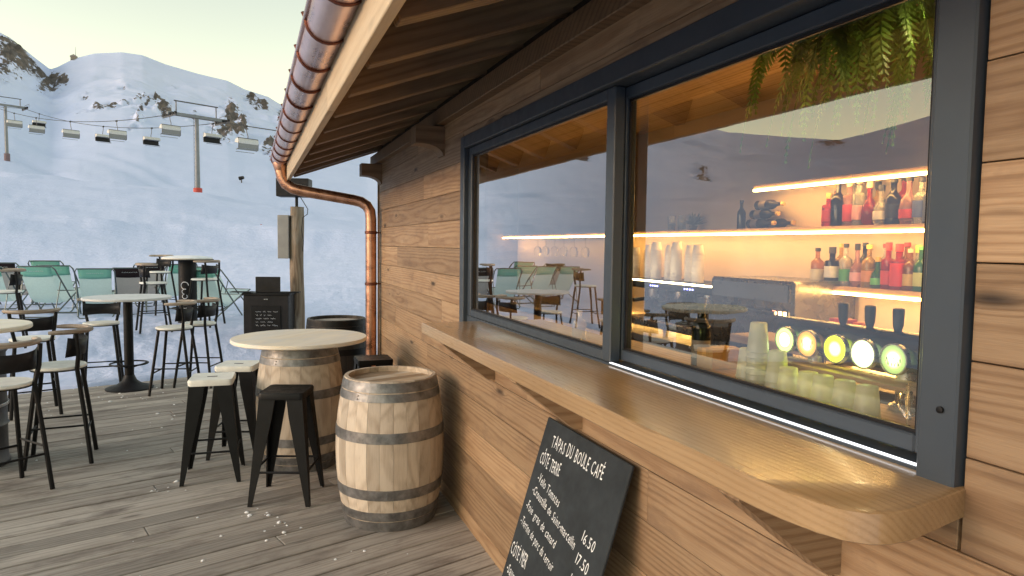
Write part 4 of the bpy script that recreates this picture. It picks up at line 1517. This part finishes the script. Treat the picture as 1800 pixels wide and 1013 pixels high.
# wine bottles lying on the middle shelf, necks towards the right end
for i, (px, dz, lab) in enumerate(((1332, .028, 'wine bottle lying at the bottom of the stack on the middle shelf, left one'),
                                   (1352, .028, 'wine bottle lying at the bottom of the stack on the middle shelf, right one'),
                                   (1338, .078, 'wine bottle lying in the middle of the stack on the shelf'),
                                   (1346, .128, 'wine bottle lying on top of the stack on the shelf'))):
    bottle(lab, (XS - .01 + .05 * (i == 1), yx(px) + .06, 1.8605 + dz), 'wine', .20, .026, dark, gold, (.15, .4, (.12, .10, .09)), lying=Matrix.Rotation(R(90), 4, 'X'))
bottle('black bottle standing left of the lying wine bottles', (XS, yx(1302), 1.8605), 'wine', .165, .024, dark, black, None)

# stacks of paper cups on the coffee machine
cm = thing('coffee_machine', 'black espresso machine with lit top edge on the back worktop', 'coffee machine', (XB - .21, yx(1195, XB - .3), 1.2005))
r = W[cm.name]
MB().box(-.19, .17, -.50, .50, .05, .10, .01).build('tray', M['chrome'], cm, r)
MB().box(-.02, .17, -.50, .50, .10, .34, .01).build('body', M['darksteel'], cm, r)
MB().box(-.17, .17, -.53, .53, .29, .345, .008).build('hood', M['black'], cm, r)
MB().box(-.176, -.171, -.52, .52, .335, .345).build('edge_light', emit('edge_led', (1.0, .75, .38), 5.0), cm, r, smooth=False)
for y in (-.30, -.02, .27):
    g_ = MB().lathe([(.032, .215), (.034, .22), (.034, .288)], 14, (-.09, y, 0))
    gh = g_.build('group_head', M['chrome'], cm, r)
    MB().tube([(-.12, y, .225), (-.24, y, .215)], .012, 8).build('portafilter', M['black'], gh, r)
for k, y in enumerate((-.26, -.235, -.21, -.185, .10, .125, .15, .175)):
    MB().box(-.1735, -.1715, y, y + .010, .308, .316).build('button_light', emit('blue_button', (.25, .25, 1.0), 3.0), cm, r, smooth=False)
for s in (-1, 1):
    for q in (-.15, .13): MB().lathe([(.02, 0), (.02, .05)], 10, (q, s * .45, 0)).build('foot', M['chrome'], cm, r)
cbase = 1.2005 + .3455
tops = 'white paper cups stacked in tall columns on the coffee machine'
cupm = plain('paper_cup', (0.74, 0.68, 0.62), .6)
for i, px in enumerate((1118, 1136, 1154, 1172, 1190, 1208, 1228)):
    y = yx(px, XB - .25)
    t = thing('cup_stack', ['leftmost column', 'second column from the left', 'third column from the left', 'middle column', 'third column from the right', 'second column from the right', 'rightmost column'][i] + ' of stacked paper cups on the coffee machine', 'cup stack', (XB - .25 + .03 * (i % 2), y, cbase), 0, tops)
    r = W[t.name]
    nc = [9, 10, 11, 10, 11, 10, 10][i]
    for k in range(nc):
        z = .018 * k
        MB().lathe([(.036, z), (.038, z + .003), (.034, z + .016), (.027, z + .06)], 12, caps=True).build('paper_cup', cupm, t, r, ang=50)

gr = thing('glass_washer', 'large black appliance with a light grey lid on the back worktop', 'appliance', (XB - .22, yx(1350, XB - .3), 1.2005))
r = W[gr.name]
MB().box(-.19, .20, -.30, .30, .0, .40, .012).build('body', M['darksteel'], gr, r)
MB().box(-.196, -.19, -.27, .27, .30, .38, .002).build('grey_panel', plain('panel_grey', (.13, .14, .16), .35), gr, r)
MB().box(-.197, -.191, -.27, .27, .05, .27, .002).build('door', M['darksteel'], gr, r)
MB().tube([(-.215, -.22, .25), (-.215, .22, .25)], .009, 8).build('door_handle', M['chrome'], gr, r)
for k, (y, c) in enumerate(((-.20, (1, .25, .12)), (-.24, (1, .6, .2)), (-.27, (1, .6, .2)))):
    MB().box(-.1995, -.1975, y, y + .018, .24, .258).build('indicator_light', emit('indicator', c, 3.0), gr, r, smooth=False)

for i, (px, lab) in enumerate(((1180, 'left glass tumbler on the middle shelf beside the dried plant'), (1198, 'right glass tumbler on the middle shelf beside the dried plant'))):
    t = thing('tumbler', lab, 'glass', (XS, yx(px), 1.8605), 0, 'tumblers on the shelf')
    MB().lathe([(.020, 0), (.024, .003), (.027, .10), (.025, .10), (.022, .012), (.01, .010)], 16).build('glass_body', glassy('tumbler_glass', (.95, .93, .88), .03, .9, 1.4), t, W[t.name])
    MB().lathe([(.010, .0125), (.021, .0125), (.022, .05), (.010, .05)], 14).build('candle_wax', solid((.80, .70, .50)), t, W[t.name])
dp_ = thing('dried_plant', 'small dark dried plant in a pot on the middle shelf', 'plant', (XS, yx(1218), 1.8605))
MB().lathe([(.022, 0), (.028, .03), (.026, .032)], 14).build('pot', solid((.10, .07, .05)), dp_, W[dp_.name])
pr_ = random.Random(5)
lf = MB()
for k in range(90):
    a, e_ = pr_.uniform(0, 6.283), pr_.uniform(.2, 1.5)
    l_ = pr_.uniform(.05, .10)
    d = Vector((math.cos(a) * math.cos(e_), math.sin(a) * math.cos(e_), math.sin(e_)))
    s_ = d.cross(Vector((.3, .2, .9))).normalized() * .005
    b = Vector((0, 0, .03))
    lf.add([b, b + d * l_ * .6 - s_, b + d * l_, b + d * l_ * .6 + s_], [(0, 1, 2, 3)])
lf.build('leaves', solid((.10, .09, .03)), dp_, W[dp_.name], smooth=False, fix=False)

# hanging wine glasses under the left shelf
gl = glassy('clear_glass', (.95, .95, .93), .02, 1.0, 1.45)
names = ['leftmost', 'second', 'third', 'fourth', 'fifth', 'sixth']
rk = thing('glass_rack', 'slim metal rack for stemmed glasses under the left shelf', 'rack', (XB - .10, yx(1000), 1.79))
MB().box(-.06, .06, -.75, .75, .036, .046, .002).build('rails', M['chrome'], rk, W[rk.name], smooth=False)
for i, px in enumerate((948, 962, 978, 994, 1012, 1032)):
    t = thing('wine_glass', 'upside down wine glass, %s on the rack under the left shelf' % (names[i] + (' from the left' if i else '')), 'wine glass', (XB - .10, yx(px), 1.66), 0, 'hanging wine glasses')
    MB().lathe([(.030, .0), (.036, .02), (.038, .05), (.028, .078), (.004, .088)], 16, caps=False).build('bowl', gl, t, W[t.name])
    MB().lathe([(.0035, .086), (.0035, .155)], 8).build('stem', gl, t, W[t.name])
    MB().lathe([(.004, .155), (.032, .162), (.032, .1655)], 16).build('foot', gl, t, W[t.name])

# beer taps
YT = [on_x(px, 610, 1.70).y for px in (1400, 1440, 1490, 1540, 1595)]
tap = thing('beer_tap_tower', 'black beer tap bar with five lit round badges and black handles', 'beer tap', (1.73, sum(YT) / 5, 1.2985))
r = Matrix.Translation((1.73, 0, 0))
MB().tube([(0, YT[4] - .10, 1.462), (0, YT[0] + .07, 1.462)], .058, 18).build('tap_bar', plain('tap_bar_metal', (.05, .055, .05), .2, .7), tap, r)
for y in (YT[4] + .02, YT[0] - .06):
    MB().lathe([(.045, 1.2985), (.045, 1.31), (.028, 1.32), (.028, 1.41)], 16, (.0, y, 0)).build('support', M['chrome'], tap, r)
BADGE = [((.32, .50, .10), (.95, 1.0, .55), 1.8), ((.62, .24, .05), (1.0, .80, .45), 1.0), ((.75, .85, .01), (1.0, 1.0, .15), 2.6), ((.55, .70, .25), (1.0, 1.0, .65), 1.9), ((.26, .34, .10), (.9, .95, .45), .9)]
AX = Matrix.Rotation(R(-90), 4, 'Y')


def badge_mat(edge, core, s):
    t = NT('lit_badge')
    p = t.obj()
    ln = t.n('ShaderNodeVectorMath', {'operation': 'LENGTH'}, i0=p).outputs['Value']
    c = t.ramp(t.math('MULTIPLY', ln, 20.0), [(0.15, core), (.55, edge), (.85, tuple(x * .6 for x in edge)), (1.0, edge)])
    st = t.mapr(ln, .0, .03, s * 3.2, s * .8)
    e = t.n('ShaderNodeEmission', None, Color=c, Strength=st)
    t.t.links.new(e.outputs[0], t.out.inputs[0])
    return t.m


for i, y in enumerate(YT):
    ed, co, s = BADGE[i]
    mw = Matrix.Translation((1.66, y, 1.450)) @ AX
    bd = MB().lathe([(.035, .0), (.0395, .001), (.0395, .010), (.035, .0115)], 28).build('badge', badge_mat(ed, co, s), tap, mw, ang=40)
    MB().lathe([(.0397, -.002), (.044, -.002), (.044, .013), (.0397, .013)], 28, caps=False).build('badge_rim', M['chrome'], bd, mw)
    mk = MB()
    if i in (1, 3, 4):
        for k in range(4):
            pts = [((.006 if i == 3 else .012) * math.sin(q * 1.3 + k) + (.0 if i != 4 else -.006), -.024 + .012 * k + .010 * q / 5, .0125) for q in range(6)]
            mk.tube(pts, .0012, 4)
    else:
        mk.tube([(.027 * math.cos(2 * math.pi * q / 20), .027 * math.sin(2 * math.pi * q / 20), .0118) for q in range(20)], .0009, 4, closed=True)
    mk.build('emblem', solid((.10, .16, .06)), bd, mw)
    if i < 4:
        yy = on_x((1478, 1525, 1575, 1632)[i], 560, 1.72).y
        hd = MB().lathe([(.008, 1.505), (.010, 1.52), (.014, 1.535), (.016, 1.575), (.015, 1.583), (.008, 1.585)], 14, (0, yy, 0)).build('handle', M['black'], tap, r)
        MB().tube([(-.055, yy, 1.455), (-.10, yy, 1.45), (-.105, yy, 1.40)], .008, 8).build('spout', M['chrome'], tap, r) if False else None
MB().box(-.13, -.02, YT[4] - .12, YT[0] + .03, 1.375, 1.388, .002).build('drip_board', M['shelf'], tap, r)

# plastic cups upside down on the worktop just inside the window
CUPS = [(1525, 1, 'rightmost single upturned plastic cup inside the window'), (1485, 1, 'second upturned plastic cup from the right inside the window'),
        (1447, 1, 'third upturned plastic cup from the right inside the window'), (1420, 1, 'fourth upturned plastic cup from the right inside the window'), (1385, 1, 'leftmost single upturned plastic cup inside the window'),
        (1365, 3, 'short stack of upturned plastic cups beside the tall stack'), (1330, 7, 'tall stack of upturned plastic cups inside the window'), (1312, 2, 'low upturned cups left of the tall stack')]
for (px, n, lab) in CUPS:
    X = 1.50 if n == 1 else (1.53 if n == 3 else 1.56)
    y = on_x(px, 680, X).y
    t = thing('plastic_cup' if n == 1 else 'cup_stack', lab, 'cup' if n == 1 else 'cup stack', (X, y, 1.2985), 0, 'upturned plastic cups')
    for k in range(n):
        z = k * .0185
        MB().lathe([(.0355, z), (.0375, z + .002), (.0375, z + .005), (.035, z + .008), (.0262, z + .097), (.0245, z + .0985)], 20).build('cup', M['cup'], t, W[t.name], ang=45)
for i, (px, lab) in enumerate(((1612, 'thick glass beer mug at the right end inside the window'), (1630, 'second glass beer mug beside the right window frame'))):
    y = on_x(px, 700, 1.52).y
    t = thing('beer_mug', lab, 'glass', (1.52 + .06 * i, y - .02, 1.2985))
    MB().lathe([(.036, 0), (.038, .004), (.036, .02), (.040, .06), (.040, .125), (.037, .125), (.036, .02), (.03, .014)], 20).build('body', gl, t, W[t.name])
    MB().tube([(.0, .038, .10), (0, .062, .095), (0, .066, .06), (0, .038, .035)], .006, 8).build('handle', gl, t, W[t.name])
# bottle and boxes behind the left part of the right pane
bottle('tall dark wine bottle standing inside the window near the centre post', (1.62, on_x(1232, 600, 1.62).y, 1.2985), 'wine', .26, .036, (.02, .035, .02), black, (.12, .38, (.20, .18, .14)))
bottle('small clear water bottle inside the left window pane', (1.50, on_x(1018, 590, 1.50).y, 1.2985), 'spirit', .14, .034, clear, white, None)
for i, (px, X, c, sz, lab) in enumerate(((1480, 2.05, (.45, .05, .03), (.06, .075, .11), 'red carton behind the beer taps'), (1512, 2.08, (.55, .10, .03), (.05, .06, .10), 'orange red carton beside the red carton behind the taps'),
                                        (1265, 1.66, (.42, .25, .08), (.14, .10, .075), 'brown cardboard box left of the tall cup stack'))):
    z = 1.385 if i < 2 else 1.2985
    y = on_x(px, 600, X).y
    t = thing('carton', lab, 'box', (X, y, z))
    MB().box(-sz[0] / 2, sz[0] / 2, -sz[1] / 2, sz[1] / 2, 0, sz[2], .002).build('box_body', solid(c), t, W[t.name], smooth=False)
    MB().box(-sz[0] / 2 - .001, sz[0] / 2 + .001, -.012, .012, sz[2] - .03, sz[2] + .001).build('tape', solid(tuple(min(1, q * 1.5) for q in c)), t, W[t.name], smooth=False)
isl = MB().box(1.93, 2.14, 1.2, 2.4, 1.35, 1.384, .002)
isl.build('tap_ledge', M['shelf'], cafe, IDM, smooth=False)

# hanging fern
fern = thing('hanging_fern', 'green hanging fern with long drooping fronds behind the top of the right pane', 'plant', (1.64, 1.36, 2.40))
r = W[fern.name]
leafm = NT('fern_leaf')
rl = leafm.noise(leafm.obj(), 9.0, 3.0)
lc = leafm.ramp(rl, [(.3, (.05, .11, .015)), (.55, (.14, .27, .04)), (.75, (.25, .40, .08))])
dd = leafm.n('ShaderNodeBsdfPrincipled', None, Base_Color=lc, Roughness=.5)
tt = leafm.n('ShaderNodeBsdfTranslucent', None, Color=lc)
mm = leafm.n('ShaderNodeMixShader', None, i0=.35, i1=dd.outputs[0], i2=tt.outputs[0])
leafm.t.links.new(mm.outputs[0], leafm.out.inputs[0])
MB().lathe([(.07, .10), (.10, .20), (.105, .205), (.10, .21)], 20).build('pot', plain('fern_pot', (.05, .04, .03), .7), fern, r)
MB().tube([(0, 0, .2), (0, 0, .29)], .004, 6).build('hanger', M['black'], fern, r)
fr_ = random.Random(11)
for k in range(130):
    a = fr_.uniform(0, 6.283)
    out = fr_.uniform(.16, .40)
    lift = fr_.uniform(.02, .12)
    drop = fr_.uniform(.22, .58)
    mb = MB()
    spine = []
    K = 40
    ox, oy = fr_.uniform(-.08, .06), fr_.uniform(-.28, .26)
    for i in range(K + 1):
        t_ = i / K
        rr = out * (1 - (1 - t_) ** 1.7)
        z = .14 + lift * math.sin(min(1, t_ * 2) * math.pi / 2) - drop * t_ ** 1.8
        bend = .35 * t_ * t_
        spine.append(Vector((ox + rr * math.cos(a + bend) * .6, oy + rr * math.sin(a + bend), z)))
    mb.tube(spine, .0016, 4)
    for i in range(2, K + 1):
        t_ = i / K
        tg = (spine[i] - spine[i - 1]).normalized()
        side = tg.cross(Vector((0, 0, 1)))
        if side.length < .05: side = Vector((math.sin(a), -math.cos(a), 0))
        side.normalize()
        ll = .062 * math.sin(math.pi * min(1, .18 + t_ * .82)) + .006
        for s_ in (-1, 1):
            d = (side * s_ + tg * .5 + Vector((0, 0, -.30 + fr_.uniform(-.15, .15)))).normalized()
            b = spine[i]
            w = tg * .0046
            mb.add([b - w, b + d * ll * .5 - w * 1.25, b + d * ll, b + d * ll * .5 + w * 1.25, b + w], [(0, 1, 2, 3, 4)])
    mb.build('frond', leafm.m, fern, r, smooth=False, fix=False)

# small ceiling spots of the bar
for (px, py, X, lab) in ((1655, 262, 2.55, 'small glowing spot lamp above the right end of the shelves'), (1664, 6, 1.50, 'small glowing spot lamp among the fern leaves'), (1190, 158, 2.3, 'dim ceiling spot lamp behind the right pane')):
    p = on_x(px, py, X)
    zc = 2.58
    t = thing('spot_lamp', lab, 'lamp', (p.x, p.y, p.z))
    MB().lathe([(.018, .0), (.024, .002), (.022, .05), (.012, .06)], 14).build('lamp_shade', M['black'], t, W[t.name])
    MB().lathe([(.017, -.004), (.017, .0005)], 14).build('bulb', emit('spot_bulb', (1.0, .72, .35), {1655: 40.0, 1664: 60.0, 1190: 8.0}[px]), t, W[t.name])
    MB().tube([(0, 0, .058), (0, 0, max(.06, zc - p.z))], .004, 6).build('hanger', M['black'], t, W[t.name])

# ------------------------------------------------------------------ chairlift
T1 = at_depth(348, 350, 103.0)
T0 = at_depth(12, 262, 165.0)
ld = Vector((T0.x - T1.x, T0.y - T1.y, 0)).normalized()
ln_ = Vector((-ld.y, ld.x, 0))
rzl = math.atan2(ld.y, ld.x)


def tower(label, base, top_z, pad):
    zb = gz(base.x, base.y) - .3
    t = thing('chairlift_tower', label, 'lift tower', (base.x, base.y, zb), rzl, 'chairlift towers')
    r = W[t.name]
    h = top_z - zb
    MB().tube([(0, 0, 0), (0, 0, h)], .3, 14, radii=[.38, .28]).build('mast', M['lift'], t, r)
    MB().box(-.28, .28, -4.3, 4.3, h - .1, h + .35, .03).build('crossarm', M['lift'], t, r, smooth=False)
    MB().box(-.08, .08, -3.3, 3.3, h + 1.95, h + 2.12, .02).build('top_walkway', M['steel'], t, r, smooth=False)
    for s in (-1, 1):
        MB().tube([(0, s * 3.0, h + .3), (0, s * 3.0, h + 2.0)], .09, 6).build('walkway_post', M['steel'], t, r)
        sh = MB().box(-2.2, 2.2, s * 3.95 - .09, s * 3.95 + .09, h - .42, h - .18, .02).build('sheave_beam', M['steel'], t, r, smooth=False)
        for q in range(6):
            MB().tube([(-1.9 + .76 * q, s * 3.95 - .13, h - .05), (-1.9 + .76 * q, s * 3.95 + .13, h - .05)], .24, 10).build('sheave', M['black'], sh, r)
        rl_ = MB().tube([(-1.6, s * 4.4, h + .9), (1.6, s * 4.4, h + .9)], .04, 5)
        for q in (-1.6, 0, 1.6): rl_.tube([(q, s * 4.4, h + .1), (q, s * 4.4, h + .9)], .035, 5)
        rl_.build('railing', M['steel'], t, r)
    ld_ = MB()
    for s in (-.22, .22): ld_.tube([(.62, s, 1.5), (.5, s, h)], .03, 5)
    for q in range(int(h / .6)): ld_.tube([(.61 - .1 * q / (h / .6), -.22, 1.6 + .6 * q), (.61 - .1 * q / (h / .6), .22, 1.6 + .6 * q)], .02, 4)
    ld_.build('ladder', M['steel'], t, r)
    MB().lathe([(.62, 0), (.62, 2.0), (.45, 2.05)], 16).build('base_pad', pad, t, r)


T1top = at_depth(348, 209, 103.0).z
T0top = at_depth(12, 187, 165.0).z
tower('grey chairlift tower with a red padded base in the middle of the slope', T1, T1top, M['red'])
tower('distant chairlift tower at the left picture edge', T0, T0top, plain('dull_pad', (.18, .12, .13), .7))


def rope_pt(tt, side, sag=True):
    """tt: 0 at near tower, 1 at far tower"""
    p = Vector((T1.x, T1.y, 0)) + ld * ((T0 - T1).to_2d().length * tt) + ln_ * (3.95 * side)
    z = T1top + (T0top - T1top) * tt - .1
    if 0 <= tt <= 1: z -= 4 * 2.4 * tt * (1 - tt)
    elif tt < 0: z += tt * 4.0
    p.z = z
    return p


for side, lab in ((1, 'thin steel haul rope of the chairlift, far side'), (-1, 'thin steel haul rope of the chairlift, near side')):
    o = MB().tube([rope_pt(q / 20, side) for q in range(-16, 41)], .055, 5).build('lift_cable', M['black'])
    tag(o, lab, 'cable', 'chairlift haul ropes')


def lift_chair(label, loc, rz, dark):
    t = thing('lift_chair', label, 'chairlift chair', loc, rz, 'chairs of the chairlift')
    r = W[t.name]
    # local +X = travel direction, Y = chair width; origin at the rope
    MB().box(-.35, .35, -.12, .12, -.22, .12, .03).build('grip', M['black'], t, r, smooth=False)
    MB().tube([(0, 0, -.1), (-.15, 0, -1.0), (-.55, 0, -1.7), (-.5, 0, -2.05)], .07, 6).build('hanger', M['steel'], t, r)
    hw = 1.75
    MB().tube([(-.5, -hw, -2.1), (-.5, hw, -2.1)], .07, 6).build('top_bar', M['steel'], t, r)
    can = MB()
    n = 8
    prof = [(-.75, -3.0), (-.85, -2.6), (-.7, -2.22), (-.35, -2.05), (.1, -2.12), (.5, -2.45), (.62, -2.75), (.5, -2.80)]
    for s, w in ((0, 0),):
        vs = []
        for yy, f in ((-hw, .9), (-hw + .18, 1.0), (hw - .18, 1.0), (hw, .9)):
            for (a, b) in prof: vs.append((a * f, yy, -2.5 + (b + 2.5) * f))
        k = len(prof)
        fs = [(i * k + j, i * k + j + 1, (i + 1) * k + j + 1, (i + 1) * k + j) for i in range(3) for j in range(k - 1)]
        fs += [tuple(range(k)), tuple(3 * k + j for j in range(k))]
        can.add(vs, fs)
    can.build('bubble_canopy', M['pale'], t, r, ang=50)
    MB().box(-.72, -.60, -hw + .08, hw - .08, -3.75, -2.85, .03).build('backrest', M['greyseat'] if not dark else M['blackplate'], t, r, smooth=False)
    MB().box(-.65, .05, -hw + .08, hw - .08, -3.95, -3.76, .03).build('seat', M['greyseat'] if not dark else M['black'], t, r, smooth=False)
    for s in (-1, 1):
        MB().tube([(-.6, s * (hw - .02), -2.15), (-.72, s * (hw - .02), -3.0), (-.6, s * (hw - .02), -3.9), (.1, s * (hw - .02), -3.95)], .05, 6).build('side_frame', M['steel'], t, r)
    MB().tube([(.42, -hw + .1, -4.25), (.42, hw - .1, -4.25)], .04, 6).build('foot_rest', M['steel'], t, r)
    return t


def solve_t(px, side):
    best = None
    inv = cam.matrix_world.inverted()
    for k in range(-60, 200):
        tt = k / 100
        q = inv @ rope_pt(tt, side)
        if q.z > -5: continue
        x = 900 + 1200 * q.x / -q.z
        if best is None or abs(x - px) < best[0]: best = (abs(x - px), tt)
    return best[1]


LC = [(433, 1, 'nearest chairlift chair, right of the tower beside the gutter'), (375, -1, 'chairlift chair with dark underside just right of the tower'),
      (296, 1, 'chairlift chair just left of the tower'), (265, -1, 'chairlift chair with dark underside second left of the tower'),
      (203, 1, 'right one of the two overlapping chairlift chairs'), (180, -1, 'left one of the two overlapping chairlift chairs'),
      (124, 1, 'chairlift chair alone between the overlapping pair and the far tower'), (69, -1, 'upper chairlift chair near the far tower'), (64, 1, 'lower chairlift chair near the far tower'), (24, 1, 'chairlift chair beside the far tower mast')]
lcp = {}
for (px, side, lab) in LC:
    tt = solve_t(px, side)
    p = rope_pt(tt, side)
    dk = side < 0
    a = rzl + (math.pi if dk else 0)
    if dk not in lcp:
        lcp[dk] = lift_chair(lab, tuple(p), a, dk)
        lcp[dk].scale = (.76, .76, .76)
    else: dup(lcp[dk], tuple(p), a, lab, 'chairs of the chairlift', .76)

# ------------------------------------------------------------------ hut on the ridge, snow stakes
hx, hy = azpt(-11.42, 893)
hz = gz(hx, hy)
hut = thing('summit_hut', 'tiny hut with a mast on the snowy ridge', 'hut', (hx, hy, hz - 1.0), R(11))
r = W[hut.name] @ Matrix.Scale(.75, 4)
MB().box(-4, 4, -3, 3, 0, 5, .1).build('wall', plain('hut_wall', (.30, .26, .22), .8), hut, r, smooth=False)
MB().prism([(-4.8, 5.0), (4.8, 5.0), (0, 8.0)], -3.6, 3.6, 'y').build('roof', plain('hut_roof', (.35, .33, .33), .8), hut, r, smooth=False)
MB().tube([(2.5, 0, 5), (2.5, 0, 19)], .25, 6, radii=[.35, .15]).build('mast', M['steel'], hut, r)

for i, (px, py, d, hh, lab) in enumerate(((459, 392, 46, 1.4, 'thin snow stake on the piste left of the gutter'), (424, 276, 210, 1.3, 'dark snow making machine alone on the far slope'))):
    p = at_depth(px, py, d)
    zz = gz(p.x, p.y)
    if i == 0:
        t = thing('snow_stake', lab, 'pole', (p.x, p.y, zz - .2))
        MB().tube([(0, 0, 0), (0, 0, hh)], .03, 6).build('stake', M['boxgrey'], t, W[t.name])
        MB().box(-.05, .05, -.02, .02, hh - .25, hh, .005).build('marker', M['red'], t, W[t.name], smooth=False)
    else:
        t = thing('snow_cannon', lab, 'snow gun', (p.x, p.y, zz - .3))
        MB().tube([(0, 0, 0), (0, 0, hh)], .18, 8).build('stand', M['steel'], t, W[t.name])
        MB().tube([(-.6, .3, hh + .3), (.6, -.3, hh + .6)], .6, 14, radii=[.6, .48]).build('fan_barrel', M['black'], t, W[t.name])
